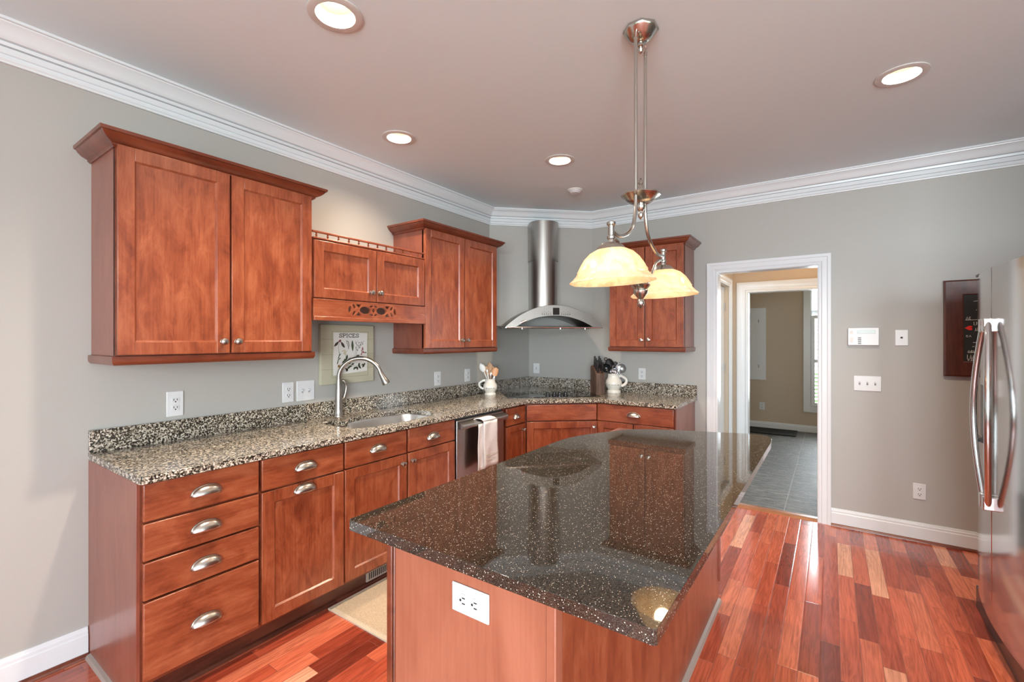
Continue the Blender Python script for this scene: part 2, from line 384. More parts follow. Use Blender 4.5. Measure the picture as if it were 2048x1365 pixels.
def holed(name, outer, holes, z0, z1, mat, fn=None, parent=None, label=None, bevel=0.0, smooth=35, world=False):
    """flat polygon with holes, given thickness; fn maps (a, b, c) to a point"""
    fn = fn or (lambda a, b, c: (a, b, c)); bm = bmesh.new(); es = []
    for lp in [outer]+list(holes):
        vs = [bm.verts.new((a, b, 0)) for a, b in lp]
        es += [bm.edges.new((vs[i], vs[(i+1) % len(vs)])) for i in range(len(vs))]
    r = bmesh.ops.triangle_fill(bm, use_beauty=True, use_dissolve=False, edges=es)
    fc = [g for g in r['geom'] if isinstance(g, bmesh.types.BMFace)]
    ex = bmesh.ops.extrude_face_region(bm, geom=fc)
    top = set(g for g in ex['geom'] if isinstance(g, bmesh.types.BMVert))
    Mi = root_matrix(parent).inverted() if (world and parent is not None) else None
    for v in bm.verts:
        c = Vector(fn(v.co.x, v.co.y, z1 if v in top else z0)); v.co = Mi @ c if Mi else c
    bmesh.ops.recalc_face_normals(bm, faces=bm.faces)
    me = bpy.data.meshes.new(name); bm.to_mesh(me); bm.free(); me.materials.append(MATS[mat])
    return finish(me, name, parent, label, bevel, smooth)
def catmull(pts, n=6, closed=True):
    out = []; k = len(pts); rng = range(k) if closed else range(k-1)
    for i in rng:
        g = (lambda j: Vector(pts[j % k])) if closed else (lambda j: Vector(pts[min(max(j, 0), k-1)]))
        p0, p1, p2, p3 = g(i-1), g(i), g(i+1), g(i+2)
        for q in range(n):
            t = q/n; out.append(tuple(0.5*((2*p1)+(p2-p0)*t+(2*p0-5*p1+4*p2-p3)*t*t+(3*p1-p0-3*p2+p3)*t**3)))
    if not closed: out.append(tuple(pts[-1]))
    return out
def disc(r, n=24, cx=0, cy=0): return [(cx+r*math.cos(2*math.pi*k/n), cy+r*math.sin(2*math.pi*k/n)) for k in range(n)]
def Rx(a): return Matrix.Rotation(R(a), 4, 'X')
def Rz(a): return Matrix.Rotation(R(a), 4, 'Z')
def Ry(a): return Matrix.Rotation(R(a), 4, 'Y')
def Tr(*p): return Matrix.Translation(p)
OUT = Rx(90)        # lathe axis z -> -y (out of a front that faces local -y)

# ------------------------------------------------------------------ the setting
ZC = 2.705
CANS = [(1.168, -3.228), (0.521, -2.334), (1.178, -1.433), (3.042, -1.425)]
RM = 'wall_paint'
# kitchen shell
b = MB(); b.box(-0.15, 0, -7.75, 0.115, 0, 2.85); struct(b.build('wall_left', RM, smooth=0))
b = MB(); b.box(0, 1.951, 0, 0.115, 0, 2.85); b.box(2.675, 6.55, 0, 0.115, 0, 2.85); b.box(1.951, 2.675, 0, 0.115, 2.006, 2.85)
struct(b.build('wall_back', RM, smooth=0))
b = MB(); b.box(4.15, 6.55, -2.6, 0, 0, 2.85)
for y0, y1 in ((-7.75, -6.6), (-5.0, -4.7), (-3.1, -2.6)): b.box(6.4, 6.55, y0, y1, 0, 2.85)
for y0, y1 in RIGHTWIN: b.box(6.4, 6.55, y0, y1, 0, 0.25); b.box(6.4, 6.55, y0, y1, 2.35, 2.85)
struct(b.build('wall_right', RM, smooth=0))
b = MB(); xs = [0]+[x for w_ in REARWIN for x in w_]+[6.4]
for i in range(0, len(xs), 2): b.box(xs[i], xs[i+1], -7.7, -7.55, 0, 2.85)
for x0, x1 in REARWIN: b.box(x0, x1, -7.7, -7.55, 0, 0.5); b.box(x0, x1, -7.7, -7.55, 2.4, 2.85)
struct(b.build('wall_rear', RM, smooth=0))
b = MB(); b.prism([(0, 0), (0, -0.723), (0.761, 0)], 1.56, ZC); struct(b.build('wall_corner', RM, smooth=0))
b = MB(); b.box(-0.1, 6.5, -7.7, 0.0, -0.05, 0.0); struct(b.build('floor', 'floor_planks', smooth=0))
struct(holed('ceiling', [(-0.1, -7.7), (6.5, -7.7), (6.5, 0.1), (-0.1, 0.1)], [disc(0.073, 28, x, y) for x, y in CANS], ZC, 2.85, 'ceiling_paint', smooth=0))
for i, (x0, x1) in enumerate(REARWIN):
    b = MB(); b.sweep([(x0, -7.55, 0.5), (x0, -7.55, 2.4), (x1, -7.55, 2.4), (x1, -7.55, 0.5)], (0, 1, 0), [(0, -0.1), (-0.0, 0.02), (-0.08, 0.02), (-0.08, 0), (-0.01, -0.0), (0.05, -0.05), (0.05, -0.1)], closed=True)
    b.box((x0+x1)/2-0.02, (x0+x1)/2+0.02, -7.62, -7.59, 0.5, 2.4); b.box(x0, x1, -7.62, -7.59, 1.44, 1.48)
    w_ = struct(b.build('window_%d' % (i+2), 'white_trim', smooth=0))
    g = MB(); g.box(x0, x1, -7.612, -7.606, 0.5, 2.4); g.build('pane', 'window_glass', w_, smooth=0)
for i, (y0, y1) in enumerate(RIGHTWIN):
    b = MB(); b.sweep([(6.4, y0, 0.25), (6.4, y1, 0.25), (6.4, y1, 2.35), (6.4, y0, 2.35)], (-1, 0, 0), [(0, -0.1), (0, 0.02), (0.08, 0.02), (0.08, 0), (0.01, 0), (-0.05, -0.05), (-0.05, -0.1)], closed=True)
    b.box(6.44, 6.47, (y0+y1)/2-0.02, (y0+y1)/2+0.02, 0.25, 2.35); b.box(6.44, 6.47, y0, y1, 1.3, 1.34)
    w_ = struct(b.build('window_%d' % (i+5), 'white_trim', smooth=0))
    g = MB(); g.box(6.452, 6.458, y0, y1, 0.25, 2.35); g.build('pane', 'window_glass', w_, smooth=0)
# crown moulding along the walls (profile: away from wall, height)
cp = [(0, 2.551), (0.013, 2.551), (0.014, 2.560), (0.019, 2.564), (0.019, 2.576), (0.012, 2.578), (0.012, 2.584), (0.020, 2.587), (0.021, 2.611), (0.011, 2.612), (0.011, 2.616), (0.027, 2.617), (0.030, 2.629), (0.022, 2.631), (0.022, 2.634), (0.038, 2.636), (0.043, 2.641), (0.048, 2.652), (0.056, 2.668), (0.067, 2.681), (0.080, 2.688), (0.081, 2.693), (0.092, 2.694), (0.092, ZC), (0, ZC)]
b = MB(); b.sweep([(4.15, -2.6, 0), (4.15, 0, 0), (0.761, 0, 0), (0, -0.723, 0), (0, -7.55, 0)], (0, 0, 1), [(a, z) for a, z in cp]); struct(b.build('trim_1', 'white_trim', smooth=30))
# baseboards with a dark shoe moulding
bp = [(0, 0.018), (0.014, 0.018), (0.014, 0.098), (0.011, 0.102), (0.011, 0.116), (0.008, 0.119), (0.006, 0.133), (0, 0.133)]
sp = [(0, 0), (0.030, 0), (0.029, 0.008), (0.024, 0.015), (0.016, 0.019), (0, 0.019)]
def baseboard(name, path, shoe='threshold_wood'):
    b = MB(); b.sweep(path, (0, 0, 1), bp); o = struct(b.build(name, 'white_trim', smooth=30))
    s_ = MB(); s_.sweep(path, (0, 0, 1), sp); s_.build('shoe_molding', shoe, o, smooth=30)
baseboard('baseboard_left', [(0, -3.70, 0), (0, -7.55, 0)], 'cherry_dark_shaded')
baseboard('baseboard_back', [(4.15, 0, 0), (2.762, 0, 0)], 'cherry_dark_shaded')
# doorway casing: profile (out from the opening, off the wall)
kp = [(0, -0.002), (0, 0.013), (0.008, 0.016), (0.016, 0.012), (0.022, 0.012), (0.030, 0.017), (0.060, 0.017), (0.066, 0.021), (0.086, 0.022), (0.086, -0.002)]
b = MB(); b.sweep([(2.675, 0, 0), (2.675, 0, 2.006), (1.951, 0, 2.006), (1.951, 0, 0)], (0, -1, 0), [(-a, t) for a, t in kp])
struct(b.build('trim_2', 'white_trim', smooth=30))
b = MB(); b.sweep([(2.675, 0, 0), (2.675, 0, 2.006), (1.951, 0, 2.006), (1.951, 0, 0)], (0, 1, 0), [(0.010, 0.002), (0.010, 0.120), (-0.001, 0.120), (-0.001, 0.002)])
struct(b.build('trim_3', 'white_trim', smooth=0))
b = MB(); b.sweep([(1.945, 0.05, 0), (2.68, 0.05, 0)], (0, 0, 1), [(-0.055, 0), (-0.05, 0.006), (-0.03, 0.014), (0.03, 0.014), (0.05, 0.006), (0.055, 0)])
struct(b.build('trim_4', 'threshold_wood', smooth=30))
# hall behind the doorway
HX, HY = 1.80, 1.68
b = MB(); b.box(HX-0.12, HX, 0.115, 0.62, 0, 2.7); b.box(HX-0.12, HX, 1.43, HY, 0, 2.7); b.box(HX-0.12, HX, 0.62, 1.43, 2.03, 2.7)
struct(b.build('wall_hall_left', 'hall_paint', smooth=0))
b = MB(); b.box(3.45, 3.57, 0.115, 0.5, 0, 2.7); b.box(3.45, 3.57, 1.35, 4.25, 0, 2.7); b.box(3.45, 3.57, 0.5, 1.35, 2.1, 2.7); b.box(3.45, 3.57, 0.5, 1.35, 0, 0.35); struct(b.build('wall_hall_right', 'hall_paint', smooth=0))
b = MB(); b.box(0.4, 1.952, HY, HY+0.12, 0, 2.7); b.box(2.80, 3.45, HY, HY+0.12, 0, 2.7); b.box(1.952, 2.80, HY, HY+0.12, 1.985, 2.7)
struct(b.build('wall_hall_back', 'hall_paint', smooth=0))
b = MB(); b.box(0.4, 2.50, 4.08, 4.22, 0, 2.7); b.box(3.25, 3.57, 4.08, 4.22, 0, 2.7); b.box(2.50, 3.25, 4.08, 4.22, 0, 0.39); b.box(2.50, 3.25, 4.08, 4.22, 2.28, 2.7)
struct(b.build('wall_far', 'hall_paint', smooth=0))
b = MB(); b.box(0.28, 0.40, HY, 4.22, 0, 2.7); struct(b.build('wall_far_left', 'hall_paint', smooth=0))
b = MB(); b.box(0.3, 3.57, 0.0, 4.2, -0.05, -0.001); struct(b.build('floor_hall', 'slate_tile', smooth=0))
b = MB(); b.box(0.3, 3.57, 0.116, 4.2, 2.7, 2.8); struct(b.build('ceiling_hall', 'hall_paint', smooth=0))
b = MB(); b.sweep([(2.80, HY, 0), (2.80, HY, 1.985), (1.952, HY, 1.985), (1.952, HY, 0)], (0, -1, 0), [(-a*1.24, t) for a, t in kp])
struct(b.build('trim_5', 'white_trim', smooth=30))
b = MB(); b.sweep([(2.80, HY, 0), (2.80, HY, 1.985), (1.952, HY, 1.985), (1.952, HY, 0)], (0, 1, 0), [(0, -0.012), (0, 0.13), (-0.012, 0.13), (-0.012, -0.012)])
struct(b.build('trim_6', 'white_trim', smooth=0))
b = MB(); b.sweep([(HX, 1.43, 0), (HX, 1.43, 2.03), (HX, 0.62, 2.03), (HX, 0.62, 0)], (1, 0, 0), [(-a, t) for a, t in kp])
struct(b.build('trim_7', 'white_trim', smooth=30))
# hall door, closed, set back in its frame
d = MB(); d.box(HX-0.085, HX-0.05, 0.63, 1.42, 0.01, 2.02); dr = struct(d.build('door_1', 'white_trim', bevel=0.002))
for y0, y1, z0, z1 in ((0.72, 0.98, 0.2, 0.95), (1.07, 1.33, 0.2, 0.95), (0.72, 0.98, 1.1, 1.9), (1.07, 1.33, 1.1, 1.9)):
    q = MB(); q.box(HX-0.052, HX-0.046, y0, y1, z0, z1); q.build('panel', 'white_trim', dr, bevel=0.003)
for z in (0.3, 1.1, 1.8):
    q = MB(); q.tube([(HX-0.045, 1.424, z-0.045), (HX-0.045, 1.424, z+0.045)], 0.007, 8); q.build('hinge', 'nickel', dr)
b = MB(); b.sweep([(3.45, 4.08, 0), (0.4, 4.08, 0)], (0, 0, 1), [(a*1.1, z) for a, z in bp[:0]]+[(0, 0), (0.016, 0), (0.016, 0.075), (0.011, 0.082), (0.010, 0.098), (0.006, 0.104), (0, 0.104)])
struct(b.build('baseboard_far', 'white_trim', smooth=30))
# window with plantation shutters in the far room
b = MB(); b.sweep([(2.50, 4.08, 0.40), (2.50, 4.08, 2.28), (3.25, 4.08, 2.28), (3.25, 4.08, 0.40)], (0, -1, 0), [(0.0, 0.0), (0.0, 0.02), (0.09, 0.02), (0.09, 0.0), (-0.02, -0.12), (-0.02, -0.0)], closed=True)
b.box(2.50, 3.25, 4.11, 4.15, 1.80, 1.87)
w1 = struct(b.build('window_1', 'white_trim', smooth=0))
g = MB(); g.box(2.50, 3.25, 4.128, 4.134, 0.39, 2.28); g.build('pane', 'window_glass', w1, smooth=0)
for x0, x1 in ((2.51, 2.87), (2.88, 3.24)):
    f_ = MB(); f_.box(x0, x0+0.045, 4.06, 4.09, 0.41, 1.79); f_.box(x1-0.045, x1, 4.06, 4.09, 0.41, 1.79)
    for z in (0.41, 1.07, 1.74): f_.box(x0+0.045, x1-0.045, 4.06, 4.09, z, z+0.05)
    sh = f_.build('shutter', 'white_trim', w1, bevel=0.002)
    s_ = MB()
    for z0, z1 in ((0.48, 1.06), (1.14, 1.73)):
        k = int((z1-z0)/0.055)
        for i in range(k):
            zc = z0+(i+0.5)*(z1-z0)/k; s_.add([(x0+0.045, 4.055, zc-0.012), (x1-0.045, 4.055, zc-0.012), (x1-0.045, 4.095, zc+0.012), (x0+0.045, 4.095, zc+0.012), (x0+0.045, 4.055, zc-0.006), (x1-0.045, 4.055, zc-0.006), (x1-0.045, 4.095, zc+0.018), (x0+0.045, 4.095, zc+0.018)], [(0, 3, 2, 1), (4, 5, 6, 7), (0, 1, 5, 4), (1, 2, 6, 5), (2, 3, 7, 6), (3, 0, 4, 7)])
    s_.build('louvers', 'white_trim', sh, smooth=0)
w_ = MB(); w_.sweep([(3.45, 0.5, 0.35), (3.45, 1.35, 0.35), (3.45, 1.35, 2.1), (3.45, 0.5, 2.1)], (-1, 0, 0), [(0, 0), (0, 0.02), (-0.08, 0.02), (-0.08, 0), (0.03, -0.1), (0.03, 0)], closed=True)
struct(w_.build('window_7', 'white_trim', smooth=0))
b = MB(); b.box(-14, 20, 4.6, 24, -0.35, -0.3); b.box(-14, 20, -30, -7.9, -0.35, -0.3); b.box(6.7, 20, -7.9, 4.6, -0.35, -0.3)
struct(b.build('exterior_lawn', 'lawn_green', smooth=0))
hl = bpy.data.lights.new('hall_lamp', 'POINT'); hl.energy = 13; hl.color = (1.0, 0.62, 0.30); hl.shadow_soft_size = 0.10
o = bpy.data.objects.new('hall_lamp', hl); COL.objects.link(o); o.location = (2.55, 0.85, 2.55)

# ------------------------------------------------------------------ cabinets
def add_knob(parent, x, z, y, k=1.0):
    b = MB(); b.lathe([(0.0125*k, 0), (0.0125*k, 0.002), (0.007*k, 0.004), (0.006*k, 0.012), (0.0085*k, 0.016), (0.0155*k, 0.019), (0.0170*k, 0.023), (0.0155*k, 0.028), (0.009*k, 0.031), (0.0, 0.032)], Tr(x, y, z) @ OUT, 20)
    return b.build('knob', 'nickel', parent)
def add_pull(parent, x, z, y, w=0.112, h=0.037, d=0.028):
    b = MB(); rows = []
    for i in range(15):
        th = math.pi*i/14; row = []
        for j in range(9):
            ph = math.pi/2*j/8
            row.append((x-w/2*math.cos(th), y-0.001-d*math.sin(th)**0.7*math.sin(ph), z+h*math.sin(th)**0.85*math.cos(ph)))
        rows.append(row)
    b.grid(rows)
    # thin flange against the drawer front
    n = 24; po = [(x-(w/2+0.003)*math.cos(math.pi*i/n), z+(h+0.004)*math.sin(math.pi*i/n)**0.85) for i in range(n+1)]; pi_ = [(x-(w/2-0.003)*math.cos(math.pi*i/n), z+(h-0.003)*math.sin(math.pi*i/n)**0.85) for i in range(n+1)]
    b.grid([[(p[0], y-0.0005, p[1]) for p in po], [(p[0], y-0.003, p[1]) for p in po], [(p[0], y-0.003, p[1]) for p in pi_]])
    return b.build('cup_pull', 'nickel', parent, smooth=60, solid=0.0016)
def add_door(parent, x0, x1, z0, z1, y, knob=None, pull=None, sw=0.058, t=0.02, M=None, mat='cherry', name='door'):
    """shaker door: stiles and rails as one mesh, the recessed panel a child; front faces -y at y-t"""
    b = MB(); yf = y-t; sz = sw*0.95
    b.box(x0, x0+sw, yf, y, z0, z1); b.box(x1-sw, x1, yf, y, z0, z1)
    b.box(x0+sw, x1-sw, yf, y, z0, z0+sz); b.box(x0+sw, x1-sw, yf, y, z1-sz, z1)
    # the little sloped lip round the panel
    a0, a1, c0, c1 = x0+sw, x1-sw, z0+sz, z1-sz; e = 0.006
    b.grid([[(a0, yf+0.001, c0), (a1, yf+0.001, c0), (a1, yf+0.001, c1), (a0, yf+0.001, c1)], [(a0+e, yf+0.009, c0+e), (a1-e, yf+0.009, c0+e), (a1-e, yf+0.009, c1-e), (a0+e, yf+0.009, c1-e)]], False, True)
    if M: b.xform(M)
    d = b.build(name, mat, parent, bevel=0.0018)
    p = MB(); p.box(a0-0.004, a1+0.004, yf+0.009, y-0.004, c0-0.004, c1+0.004)
    if M: p.xform(M)
    p.build('panel', mat, d, smooth=0)
    if knob: k = add_knob(d, knob[0], knob[1], yf)
    if pull: k = add_pull(d, pull[0], pull[1], yf)
    return d
def add_drawer(parent, x0, x1, z0, z1, y, pull=True, t=0.02, name='drawer', pw=0.112, pz=None):
    b = MB(); b.box(x0, x1, y-t, y, z0, z1); d = b.build(name, 'cherry_across', parent, bevel=0.004, seg=3)
    if pull: add_pull(d, (x0+x1)/2, pz if pz else (z0+z1)/2-0.018, y-t, w=pw)
    return d
FB = -0.608     # base face-frame plane (local -y)
def base_carcass(r, w, left_end=False, right_end=False, d=-FB, z1=0.883, z0=0.105):
    b = MB(); b.box(0, 0.018, -d+0.02, -0.004, z0, z1); b.box(w-0.018, w, -d+0.02, -0.004, z0, z1)
    b.box(0.018, w-0.018, -d+0.02, -0.02, z0, z0+0.018); b.box(0.018, w-0.018, -0.02, -0.004, z0, z1)
    b.box(0.018, w-0.018, -d+0.022, -d+0.03, z0+0.02, z1-0.03)
    b.build('carcass', 'cherry_dark_shaded', r, smooth=0)
    f = MB(); f.box(0, 0.03, -d, -d+0.02, z0, z1); f.box(w-0.03, w, -d, -d+0.02, z0, z1); f.box(0.03, w-0.03, -d, -d+0.02, z1-0.03, z1); f.box(0.03, w-0.03, -d, -d+0.02, z0, z0+0.03); f.box(0.03, w-0.03, -d, -d+0.02, 0.715, 0.745)
    f.build('face_frame', 'cherry_dark_shaded', r, smooth=0)
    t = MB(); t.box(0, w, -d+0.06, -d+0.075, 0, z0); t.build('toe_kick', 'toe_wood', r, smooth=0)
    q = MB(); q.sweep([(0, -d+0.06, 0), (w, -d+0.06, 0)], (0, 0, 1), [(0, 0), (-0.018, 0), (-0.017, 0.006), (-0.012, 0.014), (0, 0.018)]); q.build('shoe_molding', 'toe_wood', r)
# --- left run (local x -> world +y)
YA = -3.685
def left_unit(name, label, y0): return thing(name, label, 'cabinet', (0, y0, 0), 90, 'base cabinets under the granite counter')
L = left_unit('base_cabinet', 'cherry base cabinet with a stack of four drawers, beside the bare end of the counter', YA)
w = 0.4385; base_carcass(L, w, z0=0.105)
DF = FB-0.002
for z0, z1 in ((0.735, 0.878), (0.585, 0.726), (0.435, 0.577), (0.127, 0.426)):
    add_drawer(L, 0.004, w-0.007, z0, z1, DF, pz={0.735: 0.787, 0.585: 0.640, 0.435: 0.489, 0.127: 0.254}[z0])
b = MB(); b.box(-0.012, 0, -0.608, -0.0, 0.0, 0.883); b.build('end_panel', 'cherry_side_sheen', L, bevel=0.001)
b = MB(); b.sweep([(-0.012, -0.608, 0), (-0.012, -0.03, 0)], (0, 0, 1), [(0, 0), (0.018, 0), (0.017, 0.007), (0.012, 0.015), (0, 0.019)]); b.build('shoe_molding', 'shoe_grey', L, label='pale grey strip along the floor')
L = left_unit('base_cabinet', 'cherry base cabinet with one drawer over a pull-out door, both with cup pulls', YA+0.4385)
w = 0.4385; base_carcass(L, w)
add_drawer(L, 0.007, w-0.005, 0.733, 0.876, DF, pz=0.789)
add_door(L, 0.007, w-0.003, 0.123, 0.724, DF, pull=(0.215, 0.681))
L = left_unit('sink_base_cabinet', 'wide cherry sink cabinet with two drawer fronts over two knobbed doors', YA+0.877)
w = 0.882; base_carcass(L, w)
y0 = YA+0.877
add_drawer(L, 0.007, -2.369-y0, 0.734, 0.875, DF, name='drawer_front', pz=0.789); add_drawer(L, -2.352-y0, -1.931-y0, 0.734, 0.875, DF, name='drawer_front', pz=0.783)
add_door(L, 0.007, -2.368-y0, 0.125, 0.726, DF, knob=(-2.404-y0, 0.673)); add_door(L, -2.352-y0, -1.931-y0, 0.125, 0.726, DF, knob=(-2.326-y0, 0.676))
# register in the toe kick
V = thing('floor_register', 'pale metal air vent set in the dark toe kick under the sink doors', 'vent', (0.5475, -2.50, 0.022), 90)
b = MB(); b.box(-0.11, 0.11, -0.012, -0.002, 0, 0.062); b.build('frame', 'shoe_grey', V, bevel=0.002)
b = MB()
for i in range(14): b.box(-0.095+i*0.0142, -0.095+i*0.0142+0.007, -0.0135, -0.0115, 0.012, 0.050)
b.build('grille', 'slot_dark', V, smooth=0)
# --- dishwasher
D = thing('dishwasher', 'stainless dishwasher with a full-width bar handle, between sink cabinet and corner cabinets', 'dishwasher', (0, -1.915, 0), 90)
b = MB(); b.box(0.004, 0.567, -0.60, -0.02, 0.10, 0.870); b.build('body', 'dark_grey', D, smooth=0)
b = MB(); b.box(0.006, 0.562, -0.628, -0.603, 0.115, 0.862); b.build('door', 'stainless', D, bevel=0.004)
b = MB(); b.box(0.004, 0.567, -0.55, -0.535, 0.0, 0.11); b.build('toe_kick', 'dark_grey', D, smooth=0)
b = MB(); rows = []
for i in range(13):
    u = i/12; e = 0.0 if i in (0, 12) else 1.0; x = 0.012+u*0.545
    o_ = 0.046+0.012*math.sin(math.pi*u); lo = 0.812-0.0*e
    rows.append([(x, -0.628, 0.852), (x, -0.628-o_*0.55, 0.846), (x, -0.628-o_, 0.836), (x, -0.628-o_-0.004, 0.826), (x, -0.628-o_, 0.808 if 0.1 < u < 0.9 else 0.802), (x, -0.628-o_*0.62, 0.806 if 0.1 < u < 0.9 else 0.800), (x, -0.628-o_*0.55, 0.828 if 0.1 < u < 0.9 else 0.802), (x, -0.628, 0.832 if 0.1 < u < 0.9 else 0.802)])
b.grid(rows, False, True); nb = len(b.v); b.f.append(tuple(range(8))); b.mi.append(0); b.f.append(tuple(range(nb-8, nb))); b.mi.append(0)
b.build('handle', 'stainless_across', D, smooth=40)
# --- narrow cabinet, corner cabinet, right cabinet
L = left_unit('base_cabinet', 'narrow cherry cabinet with a short drawer and slim door, just past the dishwasher', -1.345)
w = 0.325; base_carcass(L, w)
add_drawer(L, 0.032, w-0.018, 0.727, 0.868, DF, pw=0.085, pz=0.776)
add_door(L, 0.032, w-0.010, 0.125, 0.717, DF, knob=(0.266, 0.668), sw=0.05)
AX, AY, BX, BY = 0.621, -1.032, 1.097, -0.621      # corner face line
CA = math.degrees(math.atan2(BY-AY, BX-AX)); CW = math.hypot(BX-AX, BY-AY)
C = thing('corner_cabinet', 'cherry corner cabinet set at an angle under the black cooktop', 'cabinet', (AX, AY, 0), CA, 'base cabinets under the granite counter')
b = MB(); b.prism([(0.02, -0.03), (0.02, -1.018), (0.590, -1.018), (0.606, -1.014), (1.082, -0.604), (1.090, -0.590), (1.090, -0.03)], 0.105, 0.883); b.build('carcass', 'cherry_dark_shaded', C, world=True, smooth=0)
add_drawer(C, 0.012, CW-0.010, 0.734, 0.868, -0.004, pull=False, name='drawer_front')
add_door(C, 0.012, CW-0.006, 0.125, 0.724, -0.004, knob=(CW-0.036, 0.672))
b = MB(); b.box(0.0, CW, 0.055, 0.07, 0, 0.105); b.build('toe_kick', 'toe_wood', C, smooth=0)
RC = thing('base_cabinet', 'cherry cabinet with one wide drawer over two doors, at the counter end by the doorway', 'cabinet', (1.097, 0, 0), 0, 'base cabinets under the granite counter')
w = 0.655; base_carcass(RC, w)
add_drawer(RC, 0.004, w-0.004, 0.730, 0.874, DF, pz=0.786)
add_door(RC, 0.004, 0.321, 0.125, 0.724, DF, knob=(0.29, 0.66)); add_door(RC, 0.330, w-0.004, 0.125, 0.724, DF, knob=(0.36, 0.66))
b = MB(); b.box(w, w+0.010, -0.608, 0, 0, 0.883); b.build('end_panel', 'cherry_side_sheen', RC, bevel=0.001)

# --- upper cabinets
crown = [(0, 2.226), (0.006, 2.226), (0.010, 2.231), (0.014, 2.233), (0.014, 2.240), (0.020, 2.243), (0.034, 2.250), (0.048, 2.264), (0.053, 2.273), (0.060, 2.275), (0.062, 2.288), (0, 2.288)]
def upper(r, w, doors, knobs, zb=1.363, zt=2.238, d=0.322, left_back=0.0):
    b = MB(); b.box(0, w, -d, 0, zb-0.004, zt+0.03); b.build('carcass', 'cherry_side_sheen', r, bevel=0.001)
    f = MB(); f.box(0.0, w, -d-0.001, -d+0.012, zb-0.002, zt+0.002); f.build('face_frame', 'cherry_dark_shaded', r, smooth=0)
    for (x0, x1), (kx, kz) in zip(doors, knobs): add_door(r, x0, x1, zb, zt, -d-0.003, knob=(kx, kz))
    c = MB(); c.sweep([(0, 0, 0), (0, -d-0.004, 0), (w, -d-0.004, 0), (w, 0, 0)], (0, 0, 1), [(-a, z) for a, z in crown]); c.box(0, w, -d, 0, 2.270, 2.284)
    c.build('crown_molding', 'cherry_dark_shaded', r, smooth=30)
    lr = MB(); lr.sweep([(0, 0, 0), (0, -d-0.004, 0), (w, -d-0.004, 0), (w, 0, 0)], (0, 0, 1), [(0, 1.320), (-0.004, 1.320), (-0.010, 1.327), (-0.012, 1.336), (-0.012, 1.357), (0, 1.359)]); lr.box(0.0, w, -d, 0, 1.340, 1.358)
    lr.build('light_rail', 'cherry_dark_shaded', r, smooth=30)
UG = 'cherry wall cabinets'
U1 = thing('upper_cabinet', 'largest cherry wall cabinet, two doors and crown, above the left end of the counter', 'cabinet', (0, -3.687, 0), 90, UG)
upper(U1, 0.880, [(0.004, 0.436), (0.445, 0.868)], [(0.403, 1.418), (0.468, 1.418)])
U3 = thing('upper_cabinet', 'tall two-door cherry wall cabinet with crown, between the short cabinet and the hood', 'cabinet', (0, -1.930, 0), 90, UG)
upper(U3, 0.872, [(0.000, 0.434), (0.443, 0.866)], [(0.392, 1.420), (0.462, 1.420)])
U4 = thing('upper_cabinet', 'two-door cherry wall cabinet on the back wall, partly behind the pendant shades', 'cabinet', (1.090, 0, 0), 0, UG)
upper(U4, 0.664, [(0.006, 0.327), (0.337, 0.660)], [(0.305, 1.421), (0.368, 1.424)])
U2 = thing('upper_cabinet', 'short cherry wall cabinet with spindle rail on top and carved valance, over the sink', 'cabinet', (0, -2.8065, 0), 90, UG)
w = 0.8755; d = 0.322
b = MB(); b.box(0, w, -d, 0, 1.664, 2.010); b.build('carcass', 'cherry_side_sheen', U2, smooth=0)
f = MB(); f.box(0, w, -d-0.001, -d+0.012, 1.664, 2.010); f.build('face_frame', 'cherry_dark_shaded', U2, smooth=0)
add_door(U2, 0.005, 0.438, 1.670, 1.999, -d-0.003, knob=(0.394, 1.726)); add_door(U2, 0.444, 0.868, 1.670, 2.001, -d-0.003, knob=(0.461, 1.727))
gl = MB(); gl.box(0, w, -0.336, -0.312, 2.010, 2.018); gl.box(0, w, -0.334, -0.314, 2.046, 2.056); gr = gl.build('gallery_rail', 'cherry_across', U2, bevel=0.002)
for i in range(12):
    s_ = MB(); s_.lathe([(0.0035, 0), (0.006, 0.003), (0.0035, 0.007), (0.0075, 0.014), (0.0035, 0.020), (0.006, 0.024), (0.0035, 0.0282)], Tr(0.029+i*0.0725, -0.324, 2.0178), 10); s_.build('spindle', 'cherry_across', gr)
cx0 = -2.389+2.8065
def ell(cx, cz, a, c, n=16, ph=0): return [(cx+a*math.cos(2*math.pi*k/n), cz+c*math.sin(2*math.pi*k/n)) for k in range(n)]
def rotp(poly, cx, cz, ang): 
    c, s_ = math.cos(ang), math.sin(ang); return [(cx+(x-cx)*c-(z-cz)*s_, cz+(x-cx)*s_+(z-cz)*c) for x, z in poly]
zc = 1.612; holes = []
for sx in (-1, 1):
    holes.append(ell(cx0+sx*0.064, zc, 0.042, 0.023))
    holes.append(rotp(ell(cx0+sx*0.177, zc, 0.011, 0.022, 12), cx0+sx*0.177, zc, sx*0.2))
    for sz in (-1, 1):
        holes.append([(cx0+sx*0.112-0.022, zc+sz*0.034), (cx0+sx*0.112+0.018, zc+sz*0.036), (cx0+sx*0.112+0.010, zc+sz*0.020), (cx0+sx*0.112, zc+sz*0.012)][::sz])
        holes.append(rotp(ell(cx0+sx*0.147, zc+sz*0.021, 0.016, 0.008, 10), cx0+sx*0.147, zc+sz*0.021, sx*sz*0.9))
        holes.append(rotp(ell(cx0+sx*0.016, zc+sz*0.027, 0.013, 0.006, 10), cx0+sx*0.016, zc+sz*0.027, -sx*sz*0.35))
holes.append([(cx0-0.010, zc), (cx0, zc-0.018), (cx0+0.010, zc), (cx0, zc+0.018)])
vl = holed('valance', [(0, 1.560), (w-0.002, 1.560), (w-0.002, 1.6635), (0, 1.6635)], holes, -0.344, -0.326, 'cherry_across', fn=lambda a, b_, c: (a, c, b_), parent=U2, bevel=0.0015)
